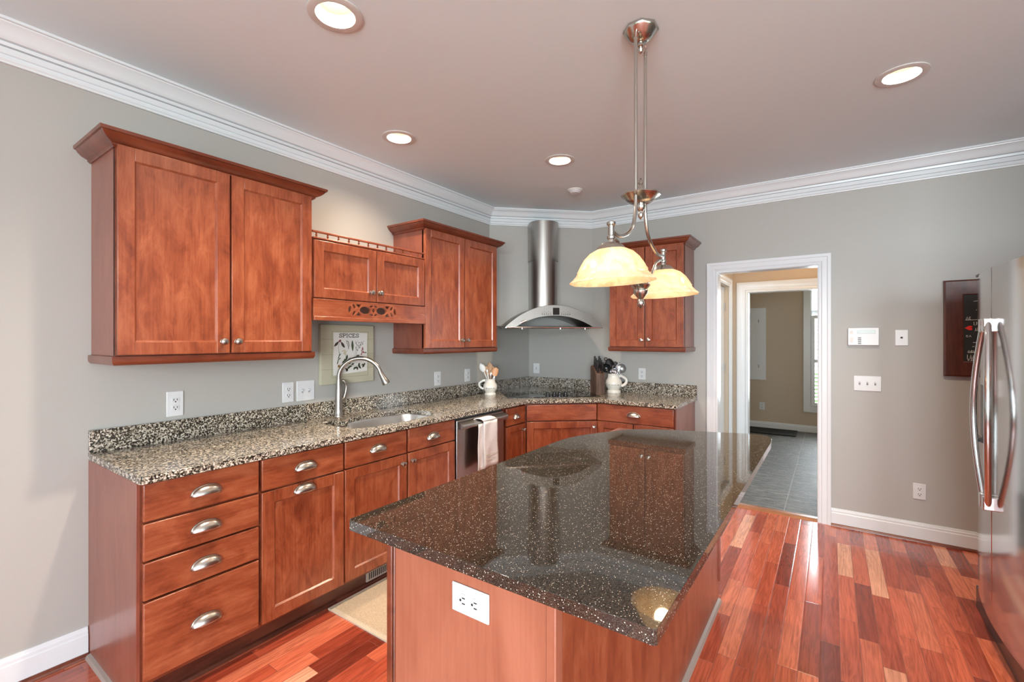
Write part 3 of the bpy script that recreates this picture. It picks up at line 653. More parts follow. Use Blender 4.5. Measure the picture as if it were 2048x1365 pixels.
vb = MB(); vb.box(0, w-0.002, -0.350, -0.326, 1.538, 1.562); vb.build('bottom_strip', 'cherry_across', vl, bevel=0.003)

# ------------------------------------------------------------------ granite counter
CT = thing('countertop', 'speckled granite counter running along both walls, with sink cut-out and low backsplash', 'countertop', (0, -3.698, 0.884))
sink_poly = catmull([(0.20, -2.665), (0.33, -2.672), (0.47, -2.652), (0.545, -2.59), (0.565, -2.42), (0.560, -2.20), (0.52, -2.03), (0.42, -1.962), (0.29, -1.955), (0.20, -2.00), (0.168, -2.13), (0.166, -2.32), (0.182, -2.455), (0.262, -2.522), (0.268, -2.552), (0.20, -2.585), (0.175, -2.63)], 5)
outer = [(0.001, -3.698), (0.640, -3.698), (0.650, -3.690), (0.650, -1.060), (0.662, -1.026), (1.090, -0.655), (1.118, -0.648), (1.772, -0.648), (1.780, -0.640), (1.780, -0.001), (0.001, -0.001)]
holed('slab', outer, [sink_poly], 0.884, 0.914, 'granite', parent=CT, world=True, bevel=0.005)
b = MB(); b.box(0.001, 0.021, -3.698, -0.001, 0.914, 1.0165); b.build('backsplash', 'granite', CT, world=True, bevel=0.002)
b = MB(); b.box(0.021, 1.780, -0.021, -0.001, 0.914, 1.0165); b.build('backsplash', 'granite', CT, world=True, bevel=0.002)
# sink
SK = thing('kitchen_sink', 'stainless undermount sink in the granite counter below the faucet', 'sink', (0.36, -2.31, 0.70))
cx_, cy_ = 0.365, -2.31
def scl(k, off): return [(cx_+(x-cx_)*k, cy_+(y-cy_)*k) for x, y in sink_poly]
rows = []
for k, z in ((1.055, 0.8825), (1.02, 0.8825), (1.012, 0.876), (0.985, 0.74), (0.955, 0.715), (0.90, 0.705), (0.4, 0.702), (0.12, 0.701)):
    rows.append([(x, y, z) for x, y in scl(k, 0)])
b = MB(); b.grid(rows, False, True); b.f.append(tuple(range((len(rows)-1)*len(sink_poly), len(rows)*len(sink_poly)))); b.mi.append(0)
b.build('bowl', 'sink_steel', SK, world=True, smooth=60)
b = MB(); b.lathe([(0.045, 0.7022), (0.042, 0.7045), (0.03, 0.7035), (0.0, 0.7028)], Tr(0.38, -2.25, 0), 24); b.build('drain', 'chrome', SK, world=True)
# faucet
FA = thing('faucet', 'brushed nickel gooseneck faucet with lever handle, standing behind the sink', 'faucet', (0.060, -2.449, 0.914))
b = MB(); b.lathe([(0.030, 0), (0.030, 0.004), (0.0255, 0.012), (0.0235, 0.05), (0.0235, 0.12), (0.021, 0.17), (0.017, 0.215), (0.0145, 0.25)], None, 24); b.build('base', 'faucet_nickel', FA)
dx, dy = 0.212, 0.178; arc = []
ax = Vector((dx, dy, 0)).normalized(); span = math.hypot(dx, dy)
for i in range(17):
    th = math.pi-(math.pi*0.93)*i/16; arc.append(ax*(span*0.5+span*0.5*math.cos(th))+Vector((0, 0, 0.260+0.128*math.sin(th))))
arc = [Vector((0, 0, 0.245))]+arc
b = MB(); b.tube(arc, 0.0138, 14); b.build('spout', 'faucet_nickel', FA)
e0 = arc[-1]; tdir = (arc[-1]-arc[-2]).normalized(); tdir = (tdir+ax*0.18).normalized()
b = MB(); b.tube([e0-tdir*0.006, e0+tdir*0.02, e0+tdir*0.055, e0+tdir*0.078, e0+tdir*0.085], [0.0145, 0.0165, 0.022, 0.0265, 0.0245], 18); b.build('spray_head', 'faucet_nickel', FA)
hd = Vector((0.25, 0.97, 0)).normalized()
b = MB(); b.tube([hd*0.008+Vector((0, 0, 0.105)), hd*0.03+Vector((0, 0, 0.112)), hd*0.042+Vector((0, 0, 0.122))], [0.016, 0.0165, 0.013], 14)
b.tube([hd*0.034+Vector((0, 0, 0.115)), hd*0.046+Vector((0, 0, 0.155)), hd*0.052+Vector((0, 0, 0.190)), hd*0.046+Vector((0, 0, 0.218)), hd*0.034+Vector((0, 0, 0.236)), hd*0.024+Vector((0, 0, 0.240))], [0.014, 0.0095, 0.0085, 0.0105, 0.0115, 0.007], 12)
b.build('lever', 'faucet_nickel', FA)

# ------------------------------------------------------------------ range hood on the angled corner wall
HN = Vector((0.6889, -0.7249, 0)); HT = Vector((0.7249, 0.6889, 0)); HA = math.degrees(math.atan2(HT.y, HT.x))
HO = HN*0.5245+HT*0.045
H = thing('range_hood', 'stainless corner range hood with arched canopy and round chimney', 'hood', (HO.x, HO.y, 1.53), HA)
def arch(u, apex, w, z0): return z0+(apex-z0)*(1-abs(u/w)**2.1)
NW = 28; DEP = 0.475; HWD = 0.445
def band(y0, y1):
    top = [(-HWD+2*HWD*i/NW) for i in range(NW+1)]
    return top
b = MB(); us = band(0, 0)
zt = [arch(u, 0.208, HWD+0.006, 0.012) for u in us]; zi = [max(0.004, arch(u, 0.112, HWD*0.80, 0.010)) if abs(u) < HWD*0.80 else 0.008 for u in us]
zi = [min(a, t_-0.003) for a, t_ in zip(zi, zt)]
fr = [(u, -DEP) for u in us]
b.grid([[(u, -0.004, z) for u, z in zip(us, zt)], [(u, -DEP+0.01, z) for u, z in zip(us, zt)], [(u, -DEP, z-0.003) for u, z in zip(us, zt)], [(u, -DEP, z) for u, z in zip(us, zi)], [(u, -DEP+0.012, z) for u, z in zip(us, zi)], [(u, -0.004, z+0.0) for u, z in zip(us, zi)]])
b.build('canopy', 'hood_steel_dim', H, smooth=30)
b = MB(); b.box(-HWD*0.86, HWD*0.86, -DEP+0.03, -0.01, 0.004, 0.010); b.build('filter_panel', 'filter_steel', H, smooth=0)
b = MB(); b.tube([(-HWD+0.005, -DEP-0.004, 0.004), (HWD-0.005, -DEP-0.004, 0.004)], 0.006, 8); b.tube([(-HWD, -DEP, 0.004), (-HWD, -0.01, 0.004)], 0.006, 8); b.tube([(HWD, -DEP, 0.004), (HWD, -0.01, 0.004)], 0.006, 8)
b.build('edge_rail', 'chrome', H)
for x in (-0.3, 0.05, 0.28):
    q = MB(); q.lathe([(0.010, -0.012), (0.010, 0.0), (0.004, 0.006)], Tr(x, -DEP-0.002, 0.0), 12); q.build('bolt', 'chrome', H)
for x in (-0.26, 0.27):
    q = MB(); q.lathe([(0.035, 0.0), (0.035, -0.004), (0.028, -0.006), (0, -0.006)], Tr(x, -0.28, 0.0045), 20); q.build('hood_light', 'cream_plastic', H)
q = MB(); q.box(-0.019, 0.041, -DEP-0.003, -DEP, 0.118, 0.182); q.build('display', 'mat_black', H, bevel=0.001)
for k in range(5):
    for sg, o0 in ((-1, -0.040), (1, 0.062)):
        q = MB(); q.lathe([(0.0045, 0), (0.0045, 0.004), (0, 0.0045)], Tr(o0+sg*k*0.019, -DEP, 0.124) @ OUT, 8); q.box(o0+sg*k*0.019-0.004, o0+sg*k*0.019+0.004, -DEP-0.001, -DEP, 0.136+0.006*(k % 2), 0.139+0.006*(k % 2)); q.build('button', 'slot_dark', H)
q = MB(); q.tube([(-0.315, -DEP-0.002, 0.045), (-0.265, -DEP-0.002, 0.066)], 0.011, 10); q.build('badge', 'chrome', H)
def dprof(wd, flat, n=18): return [(wd*math.cos(math.pi+math.pi*k/n), -flat-wd*0.92*math.sin(math.pi*k/n)) for k in range(n+1)]
def dtube(wd, flat, zs, y0=-0.002, fl=None):
    rows = []
    for i, z in enumerate(zs):
        k = fl[i] if fl else 1.0
        rows.append([(-wd*k, y0, z)]+[(x*k, y*(k*0.6+0.4), z) for x, y in dprof(wd, flat)]+[(wd*k, y0, z)])
    return rows
cxo = -0.018
b = MB(); b.grid(dtube(0.134, 0.095, [0.165, 0.665])); b.xform(Tr(cxo, 0, 0)); b.build('chimney_lower', 'stainless', H, smooth=60)
b = MB(); rr = dtube(0.140, 0.095, [0.660, 0.75, 0.85, 0.92, 0.98, 1.035], fl=[1, 1.0, 1.0, 1.005, 1.01, 1.015]); b.grid(rr); b.f.append(tuple(range(len(b.v)-len(rr[0]), len(b.v)))); b.mi.append(0)
b.xform(Tr(cxo, 0, 0)); b.build('chimney_upper', 'stainless', H, smooth=60)
# cooktop
def DTp(d_, t_, z): a = HN*d_+HT*t_; return (a.x, a.y, z)
CK = thing('cooktop', 'black glass cooktop set across the corner of the counter under the hood', 'cooktop', DTp(0.86, 0.045, 0.914), HA)
b = MB(); b.box(-0.44, 0.40, -0.215, 0.235, 0.0, 0.006); b.build('glass_top', 'black_glass', CK, bevel=0.002)
for kx, ky in ((-0.07, -0.16), (0.0, -0.115), (0.035, -0.17), (0.10, -0.13)):
    q = MB(); q.lathe([(0.024, 0), (0.024, 0.004), (0.020, 0.012), (0.019, 0.026), (0.015, 0.029), (0, 0.029)], Tr(kx, ky, 0.006), 18); q.box(kx-0.004, kx+0.004, ky-0.018, ky+0.018, 0.03, 0.042); q.build('knob', 'black_plastic', CK)
for bx, by, br in ((-0.27, -0.08, 0.09), (-0.25, 0.12, 0.075), (0.27, -0.08, 0.075), (0.25, 0.12, 0.10)):
    q = MB(); q.lathe([(br, 0.0062), (br-0.004, 0.0064)], Tr(bx, by, 0), 36, cap=False); q.build('burner_ring', 'dark_grey', CK)

# ------------------------------------------------------------------ island
IX0, IX1, IY0, IY1 = 1.690, 2.258, -3.410, -1.600
I = thing('kitchen_island', 'cherry kitchen island base under the black stone top', 'island', ((IX0+IX1)/2, (IY0+IY1)/2, 0))
b = MB(); b.box(IX0+0.01, IX1-0.006, IY0+0.012, IY1-0.004, 0.0, 0.883); b.build('body', 'cherry_dark_shaded', I, world=True, smooth=0)
b = MB(); b.box(IX0+0.026, IX1-0.02, IY0+0.004, IY0+0.012, 0.0, 0.883); b.build('front_panel', 'cherry_island_lit', I, world=True, smooth=0)
b = MB(); b.box(IX0, IX0+0.022, IY0-0.004, IY0+0.03, 0, 0.883); b.box(IX0+0.024, IX0+0.030, IY0, IY0+0.02, 0, 0.883); b.build('corner_post', 'cherry_dark_shaded', I, world=True, bevel=0.004)
b = MB(); b.box(IX1-0.026, IX1, IY0-0.004, IY0+0.03, 0, 0.883); b.build('corner_post', 'cherry_island_lit', I, world=True, bevel=0.003)
b = MB(); b.box(IX1-0.006, IX1, IY0+0.03, IY1, 0.0, 0.883); b.build('side_panel', 'cherry', I, world=True, smooth=0)
b = MB(); b.box(IX1-0.008, IX1+0.006, IY1-0.004, IY1+0.02, 0.105, 0.883); b.build('corner_post', 'cherry_side_sheen', I, world=True, bevel=0.002)
b = MB(); b.sweep([(IX1, IY1-0.01, 0), (IX1, IY0, 0)], (0, 0, 1), [(0, 0), (-0.018, 0), (-0.017, 0.007), (-0.012, 0.015), (0, 0.019)]); b.v = [(2*IX1-x, y, z) for x, y, z in b.v]
b.build('shoe_molding', 'shoe_grey', I, world=True, label='pale grey strip along the floor')
b = MB(); b.box(IX0-0.004, IX0+0.01, IY0+0.03, IY1-0.01, 0.105, 0.883); b.build('back_panel', 'cherry', I, world=True, smooth=0)
IT = catmull([(1.628, -2.30), (1.632, -2.20), (1.660, -2.085), (1.702, -1.985), (1.762, -1.865), (1.825, -1.765), (1.92, -1.695), (2.03, -1.645), (2.21, -1.585), (2.34, -1.535), (2.42, -1.515), (2.475, -1.525), (2.505, -1.575), (2.516, -1.66), (2.516, -1.75)], 4, closed=False)
top = [(1.628, -3.492), (1.634, -3.500), (2.504, -3.500), (2.510, -3.494)]+[p for p in IT[::-1]]
KT = holed('island_countertop', top, [], 0.8840, 0.914, 'black_quartz', bevel=0.003)
tag(KT, 'glossy black speckled stone top of the kitchen island', 'countertop')

# ------------------------------------------------------------------ outlets, switches
def plate(label, cat, loc, rz, w, h, kind, group=None, name=None, sideways=False):
    r = thing(name or {'duplex': 'power_outlet', 'toggle': 'light_switch', 'jack': 'phone_jack'}[kind[0]], label, cat, loc, rz, group)
    M = Ry(90) if sideways else Matrix()
    b = MB(); b.box(-w/2, w/2, -0.006, 0, -h/2, h/2); b.xform(M); b.build('plate', 'white_plastic', r, bevel=0.003)
    n = len(kind); st = 0.046
    for i, k in enumerate(kind):
        x = (i-(n-1)/2)*st
        if k == 'duplex':
            for s_ in (-1, 1):
                z = s_*0.0195
                q = MB(); q.prism([(x+0.0165*math.cos(a)*1.0, z+max(-0.0135, min(0.0135, 0.0172*math.sin(a)))) for a in [2*math.pi*j/24 for j in range(24)]], -0.0095, -0.006, fn=lambda a, b_, c: (a, c, b_)); q.xform(M)
                rc = q.build('receptacle', 'white_plastic', r, smooth=0)
                e = MB(); e.box(x-0.0085, x-0.0055, -0.0102, -0.009, z-0.003, z+0.007); e.box(x+0.0055, x+0.0085, -0.0102, -0.009, z-0.003, z+0.007); e.prism(disc(0.0034, 10, x, z-0.0085), -0.0102, -0.009, fn=lambda a, b_, c: (a, c, b_)); e.xform(M)
                e.build('slots', 'slot_dark', rc, smooth=0)
        elif k == 'toggle':
            q = MB(); q.box(x-0.0055, x+0.0055, -0.0068, -0.005, -0.0125, 0.0125); q.xform(M); tg = q.build('toggle_slot', 'key_grey', r, smooth=0)
            e = MB(); e.add([(x-0.0045, -0.006, -0.004), (x+0.0045, -0.006, -0.004), (x+0.0045, -0.006, 0.008), (x-0.0045, -0.006, 0.008), (x-0.004, -0.017, 0.005), (x+0.004, -0.017, 0.005), (x+0.004, -0.016, 0.011), (x-0.004, -0.016, 0.011)], [(0, 3, 2, 1), (4, 5, 6, 7), (0, 1, 5, 4), (1, 2, 6, 5), (2, 3, 7, 6), (3, 0, 4, 7)]); e.xform(M)
            e.build('toggle', 'white_plastic', tg, smooth=0)
        elif k == 'jack':
            q = MB(); q.box(-0.0065, 0.0065, -0.0075, -0.005, -0.006, 0.007); q.build('jack', 'slot_dark', r, smooth=0)
        zs = (0.0,) if k == 'duplex' else ((-0.030, 0.030) if k == 'toggle' else (-0.042, 0.042))
        q = MB()
        for z in zs: q.lathe([(0.003, 0.006), (0.003, 0.0072), (0, 0.0075)], Tr(x, 0, z) @ OUT, 8)
        q.xform(M); q.build('screws', 'cream_plastic', r)
    return r
OG = 'wall outlets and switches'
plate('white duplex outlet above the bare left end of the granite counter', 'outlet', (0.0, -3.363, 1.099), 90, 0.075, 0.128, ['duplex'], OG)
plate('white duplex outlet left of the spice plaque, beside a two-switch plate', 'outlet', (0.0, -2.766, 1.101), 90, 0.073, 0.124, ['duplex'], OG)
plate('white two-switch plate between an outlet and the spice plaque', 'switch', (0.0, -2.651, 1.101), 90, 0.121, 0.128, ['toggle', 'toggle'], OG)
plate('white outlet under the tall cabinet, the one nearer the faucet', 'outlet', (0.0, -1.450, 1.093), 90, 0.077, 0.120, ['duplex'], OG)
plate('white outlet on the sink wall just beside the small white utensil pitcher', 'outlet', (0.0, -1.058, 1.097), 90, 0.077, 0.118, ['duplex'], OG)
plate('white switch plate beside the wall corner, above the cooktop', 'switch', (0.098, 0.0, 1.109), 0, 0.078, 0.112, ['toggle'], OG)
plate('white outlet on the back wall beside the large utensil pitcher', 'outlet', (1.280, 0.0, 1.098), 0, 0.070, 0.110, ['duplex'], OG)
plate('white three-switch plate on the wall beside the doorway, under the keypad', 'switch', (2.983, 0.0, 1.100), 0, 0.164, 0.113, ['toggle', 'toggle', 'toggle'], OG)
plate('small white wall plate with one dark phone socket, beside the keypad', 'phone jack', (3.178, 0.0, 1.440), 0, 0.074, 0.115, ['jack'], OG)
plate('white outlet low on the wall above the baseboard beside the doorway', 'outlet', (3.275, 0.0, 0.353), 0, 0.071, 0.112, ['duplex'], OG)
plate('white sideways outlet on the front of the kitchen island', 'outlet', (2.006, IY0+0.004, 0.757), 0, 0.075, 0.122, ['duplex'], OG, sideways=True)
plate('small white outlet low on the far wall seen through the doorway', 'outlet', (1.845, 4.08, 0.352), 0, 0.078, 0.118, ['duplex'], OG)
K = thing('alarm_keypad', 'white alarm keypad with a small screen, beside the doorway', 'keypad', (2.958, 0.0, 1.449), 0)
b = MB(); b.box(-0.093, 0.093, -0.026, 0, -0.066, 0.066); b.build('case', 'white_plastic', K, bevel=0.004)
b = MB(); b.box(-0.035, 0.070, -0.028, -0.025, 0.022, 0.048); b.build('screen', 'lcd', K, bevel=0.001)
b = MB(); b.box(-0.080, -0.060, -0.0275, -0.025, 0.020, 0.045); b.box(-0.080, -0.062, -0.0275, -0.025, -0.045, -0.005); b.build('label_patch', 'cream_plastic', K, smooth=0)
for i in range(4):
    for j, x in enumerate((-0.022,)):
        q = MB(); q.box(x-0.010, x+0.010, -0.029, -0.025, -0.006-i*0.014-0.008, -0.006-i*0.014+0.0005); q.build('button', 'key_grey', K, bevel=0.001)

# ------------------------------------------------------------------ spice plaque
PL = thing('wall_plaque', 'sage tile-look wall plaque with SPICES and herbs, behind the faucet', 'plaque', (0.0, -2.350, 1.127), 90)
hw = 0.211
b = MB(); b.box(-hw, hw, -0.030, -0.002, 0, 0.400); b.build('panel', 'sage', PL, bevel=0.003)
b = MB()
for z in (0.100, 0.200, 0.302): b.box(-hw, hw, -0.0306, -0.029, z-0.0008, z+0.0008)
for x in (-0.130, 0.160): b.box(x-0.0008, x+0.0008, -0.0306, -0.029, 0.045, 0.355)
for z in (0.045, 0.355): b.box(-0.130, 0.160, -0.0306, -0.029, z-0.0008, z+0.0008)
b.build('grout_lines', 'sage_line', PL, smooth=0)
b = MB(); pp = [(-0.118, 0.058), (-0.06, 0.064), (0.03, 0.070), (0.10, 0.074), (0.150, 0.078), (0.153, 0.16), (0.150, 0.25), (0.154, 0.345), (0.05, 0.348), (-0.05, 0.346), (-0.120, 0.348), (-0.116, 0.25), (-0.122, 0.15)]
b.prism(pp, -0.0316, -0.029, fn=lambda a, b_, c: (a, c, b_)); b.build('print', 'print_paper', PL, smooth=0)
GL = {'S': [[(.62, .80), (.55, .95), (.35, 1), (.15, .92), (.1, .75), (.2, .58), (.45, .47), (.6, .32), (.58, .12), (.38, 0), (.18, .03), (.06, .2)], [(.62, .99), (.62, .74)], [(.06, .01), (.06, .26)]],
      'P': [[(.14, 0), (.14, 1)], [(0, 0), (.28, 0)], [(0, 1), (.14, 1), (.45, 1), (.62, .88), (.62, .65), (.48, .5), (.14, .48)]],
      'I': [[(.16, 0), (.16, 1)], [(0, 0), (.32, 0)], [(0, 1), (.32, 1)]],
      'C': [[(.68, .76), (.55, .95), (.36, 1), (.15, .88), (.05, .6), (.05, .4), (.15, .12), (.38, 0), (.55, .05), (.68, .22)], [(.68, .99), (.68, .72)]],
      'E': [[(.14, 0), (.14, 1)], [(0, 1), (.6, 1), (.6, .78)], [(.14, .52), (.42, .52)], [(.42, .63), (.42, .41)], [(0, 0), (.62, 0), (.62, .24)]]}
GW = {'S': .72, 'P': .72, 'I': .42, 'C': .78, 'E': .72}
b = MB(); x = -0.078; hgt = 0.023
wtot = sum(GW[c] for c in 'SPICES'); kx = 0.162/wtot
for ch in 'SPICES':
    for st in GL[ch]:
        b.tube([(x+px*kx, -0.0320, 0.316+pz*hgt) for px, pz in st], 0.0023 if len(st) > 2 else 0.0021, 6)
    x += GW[ch]*kx
b.build('lettering', 'ink', PL)
def zp(X, Y):
    u = (X-125)/603; yt = 175; yb = 860-52*u; return (-hw+u*2*hw, 0.398-(Y-yt)/(yb-yt)*0.396)
b = MB()
def leaf(X, Y, ln, wd, ang, m, dep=0.0):
    b.cur = m; cx, cz = zp(X, Y); ln *= 0.00062; wd *= 0.00062; pts = []
    for k in range(12):
        a = 2*math.pi*k/12; px, pz = ln/2*math.cos(a), wd/2*math.sin(a)*(1-0.35*abs(math.cos(a))); pts.append((cx+px*math.cos(ang)-pz*math.sin(ang), cz+px*math.sin(ang)+pz*math.cos(ang)))
    b.prism(pts, -0.0324-dep, -0.031, fn=lambda a_, b_, c: (a_, c, b_))
def stem(pts, m=0, r=0.0009):
    b.cur = m; b.tube([(zp(*p)[0], -0.0318, zp(*p)[1]) for p in pts], r, 5)
# materials: 0 green 1 dark 2 red 3 yellow 4 cream 5 ink
leaf(288, 392, 75, 30, 0.75, 1); leaf(358, 400, 80, 30, -0.95, 1); leaf(325, 358, 36, 26, 0.3, 2); leaf(330, 350, 22, 14, 1.2, 2)
stem([(322, 372), (308, 430), (318, 500), (300, 600)], 0); stem([(322, 480), (312, 540), (300, 610)], 0)
for X, Y, a in ((312, 545, 1.2), (322, 560, 0.7), (305, 585, 1.4), (325, 515, 0.9), (300, 605, 1.3)): leaf(X, Y, 40, 12, a, 0)
stem([(400, 352), (418, 362), (428, 400), (420, 448)], 1, 0.0022); stem([(398, 356), (404, 380), (420, 420)], 1, 0.0014)
leaf(468, 408, 120, 30, 1.62, 0); stem([(468, 350), (472, 480)], 5, 0.0007)
for X, Y, a in ((360, 470, 0.3), (395, 480, 0.9), (372, 498, 2.0), (392, 505, 2.8), (380, 468, 1.6)): leaf(X, Y, 34, 13, a, 4)
leaf(380, 488, 14, 14, 0, 3); stem([(382, 500), (395, 540), (410, 620)], 0)
for X, Y, l_, w_, a in ((402, 545, 64, 28, 1.3), (435, 562, 60, 26, 0.4), (372, 590, 56, 26, 0.5), (385, 572, 40, 22, 2.6), (528, 525, 48, 26, 0.4), (540, 540, 36, 18, -0.5), (440, 600, 50, 24, 0.9)): leaf(X, Y, l_, w_, a, 0)
for pts in ([(500, 350), (520, 400), (505, 450), (490, 560)], [(605, 350), (575, 400), (540, 430), (520, 470), (500, 560)], [(520, 350), (545, 385), (530, 430)], [(580, 360), (560, 390), (545, 440)], [(590, 420), (600, 460), (570, 500), (520, 560)]): stem(pts, 5, 0.0007)
for X, Y, a in ((510, 378, 0.9), (522, 398, 2.2), (548, 372, 0.2), (562, 396, 1.0), (575, 368, 0.6), (588, 385, 2.4), (540, 410, 2.9), (552, 430, 0.5), (518, 450, 1.9), (525, 462, 0.6), (508, 430, 2.2)): leaf(X, Y, 22, 7, a, 5)
for X, Y, a in ((580, 460, 1.2), (590, 478, 0.4), (605, 485, 0.1), (575, 500, 1.3), (588, 440, 1.8)): leaf(X, Y, 36, 13, a, 2)
leaf(625, 485, 26, 14, 0.0, 0)
leaf(322, 650, 44, 44, 0, 3); leaf(310, 640, 24, 14, 1, 2); leaf(336, 662, 22, 14, 0.4, 2); leaf(322, 652, 16, 16, 0, 5)
for X, Y, l_, a, m in ((400, 682, 50, 2.3, 1), (425, 660, 56, 0.6, 0), (445, 645, 40, 0.2, 0), (405, 690, 36, 0.9, 1), (490, 668, 40, 1.0, 0), (508, 660, 46, 0.4, 0), (525, 668, 40, 1.6, 1), (545, 640, 42, 1.5, 1), (556, 655, 44, 2.2, 0), (598, 640, 44, 0.8, 1), (590, 625, 34, 0.1, 0), (545, 620, 34, 0.8, 0), (470, 620, 40, 0.4, 0), (610, 618, 30, 0.7, 0)): leaf(X, Y, l_, 22, a, m)
stem([(330, 655), (400, 640), (470, 640), (600, 632)], 0)
b.build('herb_drawing', ['leaf_green', 'leaf_dark', 'petal_red', 'petal_yellow', 'petal_cream', 'ink'], PL, smooth=0)

# ------------------------------------------------------------------ chalkboard
CB = thing('chalkboard', 'wood framed chalkboard with chalk writing and red heart, half behind the refrigerator', 'chalkboard', (3.635, 0.0, 1.177), 0)
fw, fh, bw = 0.237, 0.654, 0.102
b = MB(); b.sweep([(-fw, 0, 0), (-fw, 0, fh), (fw, 0, fh), (fw, 0, 0)], (0, -1, 0), [(0, 0.001), (0, 0.026), (-0.010, 0.030), (-bw+0.006, 0.016), (-bw, 0.012), (-bw, 0.001)][::1], closed=True)
b.v = [v for v in b.v]
# offsets must run inwards from the outer rectangle
if max(v[0] for v in b.v) > fw+0.01:
    b = MB(); b.sweep([(-fw, 0, 0), (-fw, 0, fh), (fw, 0, fh), (fw, 0, 0)], (0, -1, 0), [(0, 0.001), (0, 0.026), (0.010, 0.030), (bw-0.006, 0.016), (bw, 0.012), (bw, 0.001)], closed=True)
b.build('frame', 'board_frame', CB, smooth=20)
b = MB(); b.box(-fw+bw-0.004, fw-bw+0.004, -0.010, -0.002, bw-0.004, fh-bw+0.004); b.build('slate', 'chalkboard', CB, smooth=0)
def chalk(sts, r=0.0016):
    b = MB()
    for st in sts: b.tube([(x_, -0.0108, z_) for x_, z_ in st], r, 5)
    b.build('chalk_writing', 'chalk', CB)
X0 = -fw+bw
lines = []
def scribble(x0_, x1_, z, h, n, seed):
    rr_ = random.Random(seed); x_ = x0_; out = []
    while x_ < x1_-0.006:
        wv = rr_.uniform(0.006, 0.011); k = rr_.choice((0, 1, 2, 3))
        if k == 0: out.append([(x_, z), (x_+wv*0.5, z+h), (x_+wv, z)])
        elif k == 1: out.append([(x_, z+h), (x_, z), (x_+wv, z)])
        elif k == 2: out.append([(x_+wv, z+h*0.8), (x_+wv*0.3, z+h), (x_, z+h*0.4), (x_+wv*0.4, z), (x_+wv, z+h*0.2)])
        else: out.append([(x_, z), (x_, z+h), (x_+wv, z+h*0.5), (x_, z+h*0.4)])
        x_ += wv+0.005
    return out
zb = bw
lines += [[(X0+0.048, zb+0.405), (X0+0.096, zb+0.410)], [(X0+0.071, zb+0.408), (X0+0.069, zb+0.365)]]          # T of the heading
lines += scribble(X0+0.100, fw-bw-0.02, zb+0.368, 0.030, 9, 1)
lines += [[(X0+0.060, zb+0.345), (X0+0.064, zb+0.348)]]
lines += scribble(X0+0.012, X0+0.045, zb+0.282, 0.020, 3, 2)+[[(X0+0.008, zb+0.280), (fw-bw-0.03, zb+0.284)]]
lines += scribble(X0+0.050, fw-bw-0.02, zb+0.245, 0.022, 8, 3)+scribble(X0+0.055, fw-bw-0.02, zb+0.205, 0.022, 8, 4)
lines += scribble(X0+0.012, X0+0.045, zb+0.165, 0.012, 4, 5)+[[(X0+0.045, zb+0.128), (X0+0.075, zb+0.129)], [(X0+0.042, zb+0.100), (X0+0.052, zb+0.101)]]
lines += [[(X0+0.020, zb+0.060), (fw-bw-0.03, zb+0.062)]]+scribble(X0+0.02, fw-bw-0.03, zb+0.064, 0.010, 6, 6)
lines += scribble(X0+0.018, fw-bw-0.02, zb+0.016, 0.030, 8, 7)+scribble(X0+0.022, fw-bw-0.02, zb+0.004, 0.010, 8, 8)
chalk(lines)
hx, hz = X0+0.026, zb+0.226
hp = []
for k in range(28):
    a = 2*math.pi*k/28; px = 16*math.sin(a)**3; pz = 13*math.cos(a)-5*math.cos(2*a)-2*math.cos(3*a)-math.cos(4*a); px, pz = pz, px
    hp.append((hx-0.0014*-px*1.0, hz+0.00095*pz))
b = MB(); b.prism(hp, -0.0115, -0.0098, fn=lambda a_, b_, c: (a_, c, b_)); b.build('heart', 'heart_red', CB, smooth=0)

# ------------------------------------------------------------------ ceiling lights and smoke alarm
LG = 'recessed ceiling lights'
labs = ['recessed ceiling light closest to the camera, cut by the top of the photo', 'recessed ceiling light in front of the short cabinet over the sink', 'recessed ceiling light over the corner, beside the small round alarm', 'recessed ceiling light alone on the fridge side of the pendant']
def can(i, x, y):
    r = thing('recessed_light', labs[i], 'ceiling light', (x, y, ZC), 0, LG)
    b = MB(); b.lathe([(0.104, -0.001), (0.104, -0.005), (0.098, -0.007), (0.074, -0.007), (0.071, -0.003), (0.071, 0.0)], None, 40, cap=False); b.build('trim_ring', 'can_ring', r, smooth=50)
    b = MB(); b.lathe([(0.0715, -0.004), (0.070, 0.02), (0.063, 0.05), (0.062, 0.09), (0.0, 0.095)], None, 32, cap=False); b.build('baffle', 'can_baffle', r, smooth=50)
    b = MB(); b.lathe([(0.0, 0.052), (0.030, 0.053), (0.046, 0.057), (0.051, 0.065), (0.051, 0.085)], None, 28, cap=False); b.build('lamp', 'lamp_lens', r, smooth=60)
    a = area('can_light', (0, 0, 0.049), (0, 0, 0), 0.09, 0.09, (27, 15, 20, 25)[i], (1.0, 0.82, 0.62), 'DISK', spread=140); a.parent = r
for i, (x, y) in enumerate(CANS): can(i, x, y)
SM = thing('smoke_alarm', 'small round white alarm on the ceiling above the hood', 'smoke alarm', (0.966, -0.780, ZC))
b = MB(); b.lathe([(0.060, 0), (0.060, -0.010), (0.055, -0.014), (0.052, -0.014), (0.050, -0.020), (0.044, -0.024), (0.042, -0.024), (0.038, -0.030), (0.0, -0.033)], None, 32, cap=False); b.build('cover', 'white_plastic', SM, smooth=25)
b = MB(); b.lathe([(0.064, 0), (0.064, -0.005), (0.058, -0.007)], None, 32, cap=False); b.build('base', 'cream_plastic', SM)

